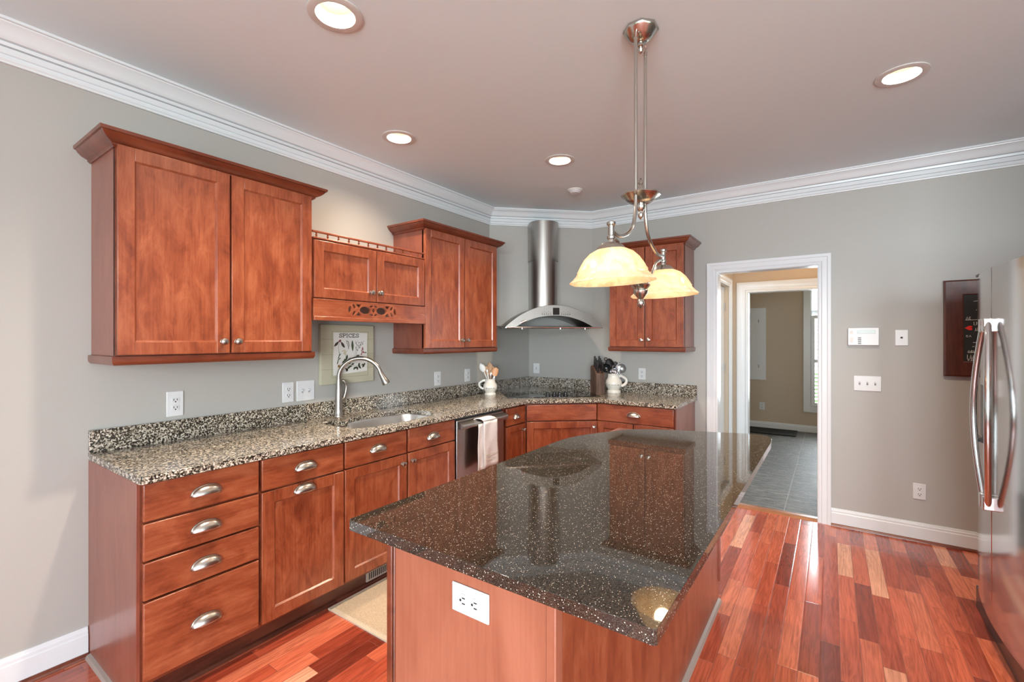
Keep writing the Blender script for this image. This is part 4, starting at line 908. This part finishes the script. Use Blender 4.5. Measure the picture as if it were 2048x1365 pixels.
# ------------------------------------------------------------------ island pendant
PX, PY = 2.120, -2.459
P = thing('pendant_light', 'polished nickel pendant with two glowing bell shades hanging over the island', 'pendant lamp', (PX, PY, ZC))
def oct_(prof, n=8, rot=22.5, sx=1.0, sy=1.0):
    return [[(r*sx*math.cos(2*math.pi*k/n+R(rot)), r*sy*math.sin(2*math.pi*k/n+R(rot)), z) for k in range(n)] for r, z in prof]
PN = 'polished_nickel'
b = MB(); b.grid(oct_([(0.0, 0.0), (0.070, 0.0), (0.072, -0.008), (0.066, -0.016), (0.050, -0.036), (0.034, -0.050), (0.016, -0.056), (0.0, -0.057)]), False, True); b.build('canopy', PN, P, smooth=50)
b = MB(); b.lathe([(0.012, -0.052), (0.012, -0.070), (0.007, -0.074), (0.011, -0.082), (0.008, -0.094), (0.0, -0.103)], None, 16, cap=False); b.build('finial', PN, P)
ZH = 2.020-ZC
for s_ in (-1, 1):
    b = MB(); b.lathe([(0.004, 0), (0.008, 0.003), (0.008, 0.016), (0.004, 0.020)], Tr(0, s_*0.058, -0.082), 12); b.tube([(0, s_*0.050, -0.030), (0.003, s_*0.062, -0.045), (0, s_*0.058, -0.064)], 0.003, 8); b.tube([(0, s_*0.058, -0.068), (0, s_*0.056, ZH+0.0)], 0.0070, 12); b.build('rod', PN, P)
b = MB(); b.grid(oct_([(0.0, 0.018), (0.02, 0.016), (0.054, 0.012), (0.078, 0.006), (0.080, 0.000), (0.070, -0.010), (0.052, -0.024), (0.032, -0.032), (0.0, -0.034)]), False, True); b.xform(Tr(0, 0, ZH)); b.build('hub', PN, P, smooth=50)
b = MB(); b.lathe([(0.0, 0.075), (0.008, 0.062), (0.011, 0.052), (0.006, 0.044), (0.012, 0.036), (0.014, 0.024), (0.018, 0.014), (0.018, 0.0)], Tr(0, 0, ZH), 16, cap=False)
b.lathe([(0.016, -0.03), (0.019, -0.045), (0.013, -0.060), (0.008, -0.064), (0.012, -0.074), (0.010, -0.088), (0.0, -0.100)], Tr(0, 0, ZH), 16, cap=False); b.build('hub_finial', PN, P)
AR = 0.308
def zz(z): return z-ZC
for s_ in (-1, 1):
    pth = catmull([(0, s_*0.056, zz(2.010)), (0, s_*0.060, zz(1.950)), (0, s_*0.088, zz(1.880)), (0, s_*0.150, zz(1.835)), (0, s_*0.230, zz(1.812)), (0, s_*(AR-0.006), zz(1.818))], 6, closed=False)
    b = MB(); b.tube(pth, 0.0075, 12); b.build('arm', PN, P)
    pth = catmull([(0, s_*(AR-0.008), zz(1.795)), (0, s_*0.250, zz(1.790)), (0, s_*0.190, zz(1.760)), (0, s_*0.120, zz(1.690)), (0, s_*0.060, zz(1.645)), (0, s_*0.010, zz(1.640))], 6, closed=False)
    b = MB(); b.tube(pth, 0.006, 12); b.build('lower_arm', PN, P)
    b = MB(); M = Tr(0, s_*AR, 0)
    b.lathe([(0.010, zz(1.850)), (0.016, zz(1.846)), (0.016, zz(1.838)), (0.011, zz(1.834)), (0.011, zz(1.800)), (0.015, zz(1.796)), (0.015, zz(1.788)), (0.011, zz(1.784)), (0.012, zz(1.776)), (0.034, zz(1.770)), (0.046, zz(1.758)), (0.056, zz(1.746)), (0.054, zz(1.742))], M, 20, cap=True); b.build('socket_cap', PN, P)
    tilt = Tr(0, s_*AR, zz(1.752)) @ Ry(-2) @ Rx(2 if s_ < 0 else 1) @ Tr(0, 0, 0)
    pr = [(0.036, 0.004), (0.052, -0.002), (0.078, -0.016), (0.098, -0.036), (0.112, -0.058), (0.120, -0.074), (0.1235, -0.079), (0.1225, -0.084), (0.128, -0.094), (0.139, -0.106), (0.149, -0.114), (0.151, -0.118), (0.148, -0.120), (0.138, -0.112), (0.127, -0.100), (0.119, -0.086), (0.115, -0.073), (0.107, -0.056), (0.094, -0.036), (0.075, -0.018), (0.050, -0.006), (0.036, 0.000)]
    rows = []; nn = 48
    for r, z in pr:
        fl = 0.012 if -0.07 < z < -0.01 else 0.02
        rows.append([tilt @ Vector((r*(1+fl*math.cos(k*2*math.pi/nn*12)*(1 if z < -0.09 else 0.35))*math.cos(2*math.pi*k/nn), r*(1+fl*math.cos(k*2*math.pi/nn*12)*(1 if z < -0.09 else 0.35))*math.sin(2*math.pi*k/nn), z)) for k in range(nn)])
    b = MB(); b.grid(rows, True, True); b.build('lamp_shade', 'alabaster_glass', P, smooth=60)
    l = bpy.data.lights.new('pendant_bulb', 'POINT'); l.energy = 1.2; l.color = (1.0, 0.78, 0.52); l.shadow_soft_size = 0.04
    o = bpy.data.objects.new('pendant_bulb', l); COL.objects.link(o); o.parent = P; o.location = (0, s_*AR, zz(1.698))
b = MB(); b.lathe([(0.006, 0.030), (0.034, 0.028), (0.040, 0.022), (0.034, 0.014), (0.026, 0.006), (0.030, 0.000), (0.028, -0.012), (0.014, -0.030), (0.010, -0.036), (0.014, -0.044), (0.015, -0.054), (0.009, -0.066), (0.0, -0.074)], Tr(0, 0, zz(1.630)), 20, cap=False); b.build('lower_finial', PN, P)

# ------------------------------------------------------------------ refrigerator
FR = thing('refrigerator', 'stainless side-by-side refrigerator with two bowed handles', 'refrigerator', (3.42, -1.335, 0), 0)
FY0, FY1, FG = -1.865, -0.865, -1.340
b = MB(); b.box(3.430, 4.14, FY0+0.01, FY1-0.01, 0.02, 1.745); b.build('body', 'dark_grey', FR, world=True, bevel=0.003)
def bow(y): 
    u = (y-FG)/((FY1-FG) if y > FG else (FG-FY0)); return 3.408-0.043*(1-u*u)
for nm, y0, y1 in (('freezer_door', FG+0.003, FY1), ('fridge_door', FY0, FG-0.003)):
    k = 14; ys = [y0+(y1-y0)*i/k for i in range(k+1)]
    poly = [(bow(y), y) for y in ys]+[(3.428, y1), (3.428, y0)]
    b = MB(); b.prism(poly, 0.125, 1.762); dd = b.build(nm, 'fridge_steel', FR, world=True, bevel=0.005, smooth=30)
    sg = 1 if nm == 'freezer_door' else -1
    ye = FG+sg*0.030; ym = 0.082 if sg > 0 else 0.105
    pth = []
    for i in range(21):
        u = i/20; s_ = math.sin(math.pi*u); pth.append((bow(ye)-0.018-0.022*s_, ye+sg*ym*s_**0.9, 0.668+0.845*u))
    hb = MB(); hb.tube(pth, 0.0125, 14, flat=1.0); h_ = hb.build('handle', 'chrome', dd, world=True, smooth=60)
    for z in (0.655, 1.462):
        cb = MB(); cb.box(bow(ye)-0.036, bow(ye)+0.004, min(ye-sg*0.026, ye+sg*0.016), max(ye-sg*0.026, ye+sg*0.016), z, z+0.062); cb.build('handle_mount', 'chrome', dd, world=True, bevel=0.004)
    if sg > 0:
        q = MB(); pz = [(bow(y)-0.003, y) for y in (-1.12, -1.16, -1.20, -1.235)]+[(bow(-1.235)+0.01, -1.235), (bow(-1.12)+0.01, -1.12)]
        q.prism(pz, 1.205, 1.42); q.build('control_panel', 'fridge_steel', dd, world=True, bevel=0.002)
        q = MB(); q.prism([(bow(y)-0.002, y) for y in (-1.10, -1.15, -1.20, -1.235)]+[(bow(-1.235)+0.01, -1.235), (bow(-1.10)+0.01, -1.10)], 0.955, 1.205); q.build('dispenser_recess', 'black_plastic', dd, world=True)
        q = MB(); q.add([(bow(-1.235)-0.002, -1.235, 0.955), (bow(-1.235)-0.002, -1.10, 0.955), (bow(-1.235)-0.035, -1.225, 0.945), (bow(-1.10)-0.03, -1.11, 0.945), (bow(-1.235)-0.002, -1.235, 0.930), (bow(-1.10)-0.002, -1.10, 0.930)], [(0, 1, 3, 2), (2, 3, 5, 4), (0, 2, 4), (1, 5, 3)]); q.build('drip_tray', 'dark_grey', dd, world=True, smooth=0)
b = MB(); b.box(3.398, 3.440, FY0+0.02, FY1-0.02, 0.0, 0.118); b.build('toe_grille', 'black_plastic', FR, world=True, bevel=0.003)
b = MB(); b.box(3.40, 3.46, FG-0.05, FG+0.05, 1.762, 1.775); b.box(3.40, 3.46, FY1-0.06, FY1, 1.762, 1.775); b.build('hinge_cover', 'dark_grey', FR, world=True, bevel=0.003)

# ------------------------------------------------------------------ rug, mats, towel
RG = thing('kitchen_rug', 'beige woven kitchen rug on the wood floor in front of the sink', 'rug', (0.83, -2.22, 0))
b = MB(); b.box(0.600, 1.075, -2.850, -1.60, 0.0, 0.009); b.build('weave', 'rug_weave', RG, world=True, bevel=0.003)
b = MB(); b.sweep([(0.580, -2.872, 0), (0.580, -1.58, 0), (1.095, -1.58, 0), (1.095, -2.872, 0)], (0, 0, -1), [(0, 0), (0, -0.0075), (0.022, -0.0075), (0.022, 0)], closed=True); b.build('border', 'rug_edge', RG, world=True, smooth=0)
b = MB(); b.box(1.62, 2.335, 3.56, 4.04, 0.0, 0.014); o = b.build('door_mat', 'mat_black', bevel=0.004, origin=(1.98, 3.8, 0)); tag(o, 'black door mat on the slate floor by the far wall', 'mat')
AC = thing('access_door', 'small white panelled cabinet door set in the far wall', 'access door', (1.60, 4.08, 0.775), 0)
b = MB(); b.sweep([(-0.30, 0, 0), (-0.30, 0, 1.155), (0.30, 0, 1.155), (0.30, 0, 0)], (0, -1, 0), [(0, 0), (0, 0.016), (-0.105, 0.012), (-0.105, 0)], closed=True)
b.build('frame', 'white_trim', AC, smooth=20)
b = MB(); b.box(-0.195, 0.195, -0.010, 0, 0.105, 1.05); d_ = b.build('door', 'white_trim', AC, smooth=0)
b = MB(); b.box(-0.135, 0.135, -0.014, -0.009, 0.165, 0.99); b.build('panel', 'white_trim', d_, bevel=0.004)
for z in (0.19, 0.92):
    q = MB(); q.tube([(0.196, -0.014, z), (0.196, -0.014, z+0.05)], 0.006, 8); q.build('hinge', 'nickel', d_)
# towel over the dishwasher handle
TW = thing('dish_towel', 'white towel hanging over the dishwasher handle', 'towel', (0.69, -1.62, 0.49), 0)
def cloth(y0, y1, zt_, zb_, xo, wav, seed, lean=0.0):
    rr_ = random.Random(seed); rows = []
    for i in range(15):
        v = i/14; z = zt_+(zb_-zt_)*v; row = []
        for j in range(13):
            u = j/12; y = y0+(y1-y0)*u+lean*v*(0.4+0.6*u)
            x = xo+wav*(0.3+0.7*v)*math.sin(u*math.pi*2.4+seed)+0.002*math.sin(v*9+u*7)
            row.append((x, y, z))
        rows.append(row)
    return rows
b = MB(); b.grid(cloth(-1.705, -1.545, 0.832, 0.497, 0.703, 0.004, 1.0, 0.012)); b.build('front_fall', 'towel_cloth', TW, world=True, smooth=80, solid=0.006)
b = MB(); b.grid(cloth(-1.752, -1.655, 0.820, 0.485, 0.694, 0.003, 2.2, -0.022)); b.build('back_fall', 'towel_cloth', TW, world=True, smooth=80, solid=0.005)
rows = []
for i in range(9):
    a = math.pi*i/8; rows.append([(0.6715+0.0315*math.cos(a), (-1.705+(-1.752+1.705)*(i/8))+(0.16-0.048*(i/8))*u_, 0.834+0.020*math.sin(a)+0.006*(i/8)) for u_ in [j/8 for j in range(9)]])
b = MB(); b.grid(rows); b.build('fold', 'towel_cloth', TW, world=True, smooth=80, solid=0.006)
b = MB()
for z in (0.545, 0.556, 0.575, 0.585): b.tube([(0.7075+0.003*math.sin(u_*7.5+1.0), -1.702+0.158*u_+0.010, z) for u_ in [j/10 for j in range(11)]], 0.0014, 5)
b.build('woven_band', 'rug_edge', TW, world=True)

# ------------------------------------------------------------------ things on the counter
def crock(name, label, loc, rz, h, rb, rbody, rim):
    r = thing(name, label, 'pitcher', loc, rz)
    pr = [(0.0, 0.0), (rb, 0.0), (rb*1.02, 0.006*h/0.15), (rb*0.98, 0.016*h/0.15), (rb*0.86, 0.022*h/0.15), (rb*0.90, 0.030*h/0.15), (rbody*0.96, 0.055*h/0.15), (rbody, 0.073*h/0.15), (rbody*0.95, 0.095*h/0.15), (rim*0.98, 0.120*h/0.15), (rim*0.96, 0.136*h/0.15), (rim*1.03, h), (rim*0.98, h+0.001), (rim*0.90, h*0.92), (rim*0.88, h*0.8), (rbody*0.88, h*0.5), (rbody*0.7, h*0.22), (0.0, h*0.2)]
    b = MB(); b.lathe(pr, None, 32, cap=False); b.build('jar', 'ceramic', r, smooth=50)
    b = MB(); pth = catmull([(rim*0.92, 0, h*0.86), (rim*1.25, 0, h*0.90), (rbody*1.50, 0, h*0.72), (rbody*1.42, 0, h*0.50), (rbody*0.95, 0, h*0.36)], 6, closed=False); b.tube(pth, rbody*0.125, 10, flat=1.3); b.build('handle', 'ceramic', r)
    return r, rbody
c1, rb1 = crock('utensil_pitcher', 'smaller white pitcher holding wooden and white utensils, on the sink-side counter', (0.165, -0.925, 0.914), 215, 0.148, 0.053, 0.066, 0.049)
c2, rb2 = crock('utensil_pitcher', 'larger white pitcher full of black and steel utensils, beside the knife block', (1.040, -0.112, 0.914), 8, 0.182, 0.066, 0.080, 0.058)
for c_, rb_, k in ((c1, rb1, 0.148), (c2, rb2, 0.182)):
    b = MB(); th0 = -rx if False else 0
    va = math.atan2(CAM[1]-c_.location.y, CAM[0]-c_.location.x)-c_.rotation_euler.z
    for da in (-0.55, 0.55):
        a = va+da; b.lathe([(0.0001, 0.001), (0.005, 0.0006), (0.005, -0.002)], Tr((rb_-0.001)*math.cos(a), (rb_-0.001)*math.sin(a), 0.44*k) @ Rz(math.degrees(a)) @ Ry(90), 6)
    b.tube([((rb_-0.0005)*math.cos(va+q), (rb_-0.0005)*math.sin(va+q), 0.44*k+0.002*math.sin(q*14)) for q in [i*0.04-0.32 for i in range(17)]], 0.0012, 5)
    b.build('painted_motif', 'ceramic_blue', c_)
VR = Vector((0.8214, 0.5703, 0)); VF = Vector((-0.5703, 0.8214, 0))   # across and away from the viewer, for leaning utensils
def utensil(name, label, base, top, parts, group):
    """base, top: world points of the handle; parts: list of (part, material, builder(b, T)) in a frame with z along the handle"""
    B, T = Vector(base), Vector(top); z = (T-B).normalized(); y_ = (VF-z*VF.dot(z)).normalized(); x_ = y_.cross(z)
    M = Matrix((( x_.x, y_.x, z.x, 0), (x_.y, y_.y, z.y, 0), (x_.z, y_.z, z.z, 0), (0, 0, 0, 1)))
    L_ = (T-B).length; r = thing(name, label, 'utensil', base, 0, group)
    for pn, mt, fn in parts:
        b = MB(); fn(b, L_); b.xform(M); b.build(pn, mt, r, smooth=60)
    return r
def hnd(r0, r1): return lambda b, L_: b.tube([(0, 0, 0), (0, 0, L_)], [r0, r1], 8)
def paddle(w, h, t=0.004, z0=-0.01, rnd=0.5):
    def f(b, L_):
        b.grid([[(w*(math.sin(math.pi*min(1, (0.10+0.90*v)))**rnd)*math.cos(a), t*math.sin(a), L_+z0+h*v) for a in [2*math.pi*k/16 for k in range(16)]] for v in [i/10 for i in range(11)]], False, True)
    return f
def bowl(r, dep, z0, sx=1.0):
    def f(b, L_):
        rows = []
        for i in range(8):
            t = i/7*math.pi/2; rows.append([(r*sx*math.sin(t)*math.cos(a), dep*(1-math.cos(t))*-1+dep, L_+z0+r+r*math.sin(t)*math.sin(a)) for a in [2*math.pi*k/20 for k in range(20)]])
        b.grid(rows, False, True)
    return f
def spot(c, dr, df, dz): p = Vector(c)+VR*dr+VF*df; return (p.x, p.y, c[2]+dz)
G1, G2 = 'utensils in the smaller pitcher', 'utensils in the larger pitcher'
A = (0.165, -0.925, 0.914)
utensil('serving_spoon', 'pale grey oval spoon leaning outwards in the smaller pitcher', spot(A, 0.012, 0.0, 0.05), spot(A, -0.062, 0.0, 0.225), [('handle', 'white_silicone', hnd(0.006, 0.005)), ('bowl', 'white_silicone', paddle(0.027, 0.085, 0.007, -0.012, 0.6))], G1)
utensil('wooden_spoon', 'tallest wooden spoon, upright at the back of the smaller pitcher', spot(A, 0.0, 0.015, 0.05), spot(A, -0.004, 0.02, 0.235), [('handle', 'spoon_wood', hnd(0.006, 0.005)), ('bowl', 'spoon_wood', paddle(0.026, 0.075, 0.007, -0.012, 0.6))], G1)
utensil('wooden_spatula', 'flat wooden spatula between the pale spoon and the wooden spoon', spot(A, 0.002, 0.005, 0.05), spot(A, -0.024, 0.008, 0.190), [('handle', 'spoon_wood', hnd(0.006, 0.005)), ('blade', 'spoon_wood', paddle(0.023, 0.085, 0.004, -0.01, 0.35))], G1)
utensil('wooden_fork', 'wooden fork behind the orange spatula in the smaller pitcher', spot(A, 0.0, 0.02, 0.05), spot(A, 0.016, 0.024, 0.210), [('handle', 'spoon_wood', hnd(0.006, 0.005)), ('head', 'spoon_wood', paddle(0.020, 0.065, 0.004, -0.01, 0.45))], G1)
utensil('spatula', 'orange spatula with white handle in the smaller pitcher', spot(A, 0.004, -0.012, 0.05), spot(A, 0.040, -0.012, 0.190), [('handle', 'white_silicone', hnd(0.006, 0.005)), ('blade', 'orange_silicone', paddle(0.029, 0.080, 0.005, -0.014, 0.22))], G1)
def whiskf(b, L_):
    for k in range(5):
        a = math.pi*k/5; pts = []
        for i in range(15):
            t = i/14; rr_ = 0.022*math.sin(math.pi*t)
            s_ = 1 if t <= .5 else -1
            ang = math.pi*t; pts.append((0.022*math.cos(a)*math.cos(ang)*math.sin(ang)**0.3, 0.022*math.sin(a)*math.cos(ang)*math.sin(ang)**0.3, L_-0.01+0.085*math.sin(ang)))
        b.tube(pts, 0.0013, 5)
utensil('whisk', 'wire whisk behind the orange spatula in the smaller pitcher', spot(A, 0.008, 0.006, 0.05), spot(A, 0.052, 0.016, 0.200), [('handle', 'chrome', hnd(0.005, 0.005)), ('wires', 'chrome', whiskf)], G1)
utensil('tongs', 'white handled tongs at the front of the smaller pitcher', spot(A, 0.0, -0.012, 0.05), spot(A, -0.026, -0.014, 0.215), [('arm', 'white_silicone', hnd(0.007, 0.006)), ('tip', 'chrome', paddle(0.010, 0.03, 0.004, -0.01, 0.4))], G1)
utensil('measuring_spoon', 'small steel spoon at the front of the smaller pitcher', spot(A, 0.0, -0.022, 0.05), spot(A, 0.008, -0.026, 0.180), [('handle', 'chrome', hnd(0.003, 0.003)), ('bowl', 'chrome', paddle(0.013, 0.035, 0.004, -0.006, 0.6))], G1)
Bc = (1.040, -0.112, 0.914)
utensil('ladle', 'black ladle hanging over the rim beside the knife block', spot(Bc, 0.02, 0.0, 0.06), spot(Bc, -0.062, 0.0, 0.215), [('handle', 'black_plastic', hnd(0.006, 0.006)), ('bowl', 'black_plastic', bowl(0.044, 0.035, -0.02))], G2)
utensil('serving_spoon', 'large black spoon, tallest and hooked, in the larger pitcher', spot(Bc, 0.0, 0.01, 0.06), spot(Bc, -0.022, 0.045, 0.235), [('handle', 'black_plastic', hnd(0.006, 0.006)), ('bowl', 'black_plastic', paddle(0.044, 0.115, 0.012, -0.02, 0.55)), ('hook', 'black_plastic', lambda b, L_: b.tube([(-0.030+0.014*math.cos(a), 0, L_+0.092+0.014*math.sin(a)) for a in [i*2*math.pi/12 for i in range(13)]], 0.004, 6))], G2)
utensil('slotted_turner', 'dark slotted turner behind the steel ladle in the larger pitcher', spot(Bc, 0.0, 0.02, 0.06), spot(Bc, 0.026, 0.058, 0.235), [('handle', 'black_plastic', hnd(0.005, 0.005)), ('blade', 'dark_grey', paddle(0.026, 0.075, 0.003, -0.01, 0.25))], G2)
utensil('ladle', 'small shiny steel ladle in the middle of the larger pitcher', spot(Bc, 0.0, -0.02, 0.06), spot(Bc, -0.004, -0.034, 0.190), [('handle', 'chrome', hnd(0.004, 0.004)), ('bowl', 'chrome', bowl(0.030, 0.022, -0.012, 1.25))], G2)
def masher(b, L_): b.tube([(-0.022, 0, L_), (-0.022, 0, L_+0.055), (0.022, 0, L_+0.055), (0.022, 0, L_)], 0.003, 6); b.tube([(-0.022, 0, L_), (0.022, 0, L_)], 0.003, 6)
utensil('potato_masher', 'steel wire masher with square loop in the larger pitcher', spot(Bc, 0.0, -0.01, 0.06), spot(Bc, 0.006, -0.02, 0.205), [('handle', 'chrome', hnd(0.004, 0.004)), ('loop', 'chrome', masher)], G2)
def forkf(b, L_):
    for k in (-1, 0, 1): b.tube([(k*0.010, 0, L_-0.004), (k*0.010, 0, L_+0.055)], 0.0028, 6)
    b.tube([(-0.012, 0, L_-0.004), (0.012, 0, L_-0.004)], 0.004, 6)
utensil('serving_fork', 'steel serving fork between masher and strainer in the larger pitcher', spot(Bc, 0.0, 0.0, 0.06), spot(Bc, 0.040, 0.0, 0.205), [('handle', 'chrome', hnd(0.004, 0.004)), ('tines', 'chrome', forkf)], G2)
utensil('strainer', 'round wire mesh strainer leaning out of the larger pitcher', spot(Bc, 0.0, 0.01, 0.06), spot(Bc, 0.064, 0.02, 0.200), [('handle', 'chrome', hnd(0.004, 0.004)), ('mesh', 'sieve_mesh', bowl(0.052, 0.04, -0.02)), ('rim', 'chrome', lambda b, L_: b.tube([(0.052*math.cos(a), 0.0, L_+0.032+0.052*math.sin(a)) for a in [i*2*math.pi/24 for i in range(25)]], 0.0025, 6))], G2)
utensil('tongs', 'dark tongs crossing above the mesh strainer', spot(Bc, 0.01, 0.025, 0.06), spot(Bc, 0.074, 0.075, 0.255), [('arm', 'dark_grey', hnd(0.005, 0.004)), ('tip', 'dark_grey', lambda b, L_: (b.tube([(0, 0, L_), (-0.006, 0, L_+0.035)], 0.004, 6), b.tube([(0, 0, L_), (0.022, 0, L_+0.020)], 0.004, 6)))], G2)
# knife block: slanted body, front towards the room
KB = thing('knife_block', 'dark wooden knife block between the cooktop and the larger pitcher', 'knife block', DTp(0.860, 0.490, 0.914), HA)
kp_ = [(-0.090, 0.0), (-0.090, 0.195), (0.045, 0.268), (0.075, 0.255), (0.075, 0.0)]
b = MB(); b.prism(kp_, -0.042, 0.042, fn=lambda a, b_, c: (c, a, b_)); b.build('block', 'knife_wood', KB, bevel=0.003)
b = MB()
for x in (-0.021, 0.0, 0.021): b.box(x-0.001, x+0.001, -0.0915, -0.089, 0.01, 0.185)
b.build('grooves', 'slot_dark', KB, smooth=0)
sl = math.atan2(0.073, 0.135)
KG = 'knives in the block'
order = ['front row', 'second row', 'third row', 'rear row']
k0 = thing('kitchen_knife', 'black handled knives with steel bolsters standing in the wooden knife block', 'knife', (0, 0, 0), HA, KG)
b = MB(); b.prism([(-0.007, 0), (0.007, 0), (0.008, 0.03), (0.007, 0.06), (0.009, 0.092), (0.004, 0.098), (-0.007, 0.096)], -0.0065, 0.0065, fn=lambda a, b_, c: (c, a, b_)); b.box(-0.0075, 0.0075, -0.008, 0.008, -0.004, 0.006); b.xform(Rx(math.degrees(sl)*0.35)); b.build('handle', 'black_plastic', k0, bevel=0.002)
b = MB(); b.box(-0.0008, 0.0008, -0.007, 0.007, -0.03, 0.0); b.xform(Rx(math.degrees(sl)*0.35)); b.build('blade', 'chrome', k0, smooth=0)
b = MB()
for z in (0.028, 0.070): b.box(-0.0072, 0.0072, -0.003, 0.003, z-0.003, z+0.003)
b.xform(Rx(math.degrees(sl)*0.35)); b.build('rivet', 'chrome', k0, smooth=0)
n_ = 0
for i in range(4):
    for x in (-0.021, 0.021):
        ly = -0.072+i*0.032; lz = 0.195+(ly+0.090)*0.541; wv = Matrix.Rotation(R(HA), 4, 'Z') @ Vector((x, ly, lz)); loc = (KB.location.x+wv.x, KB.location.y+wv.y, 0.914+wv.z+0.002)
        if n_ == 0: k0.location = loc
        else: copy_thing(k0, k0['label'], loc)
        n_ += 1
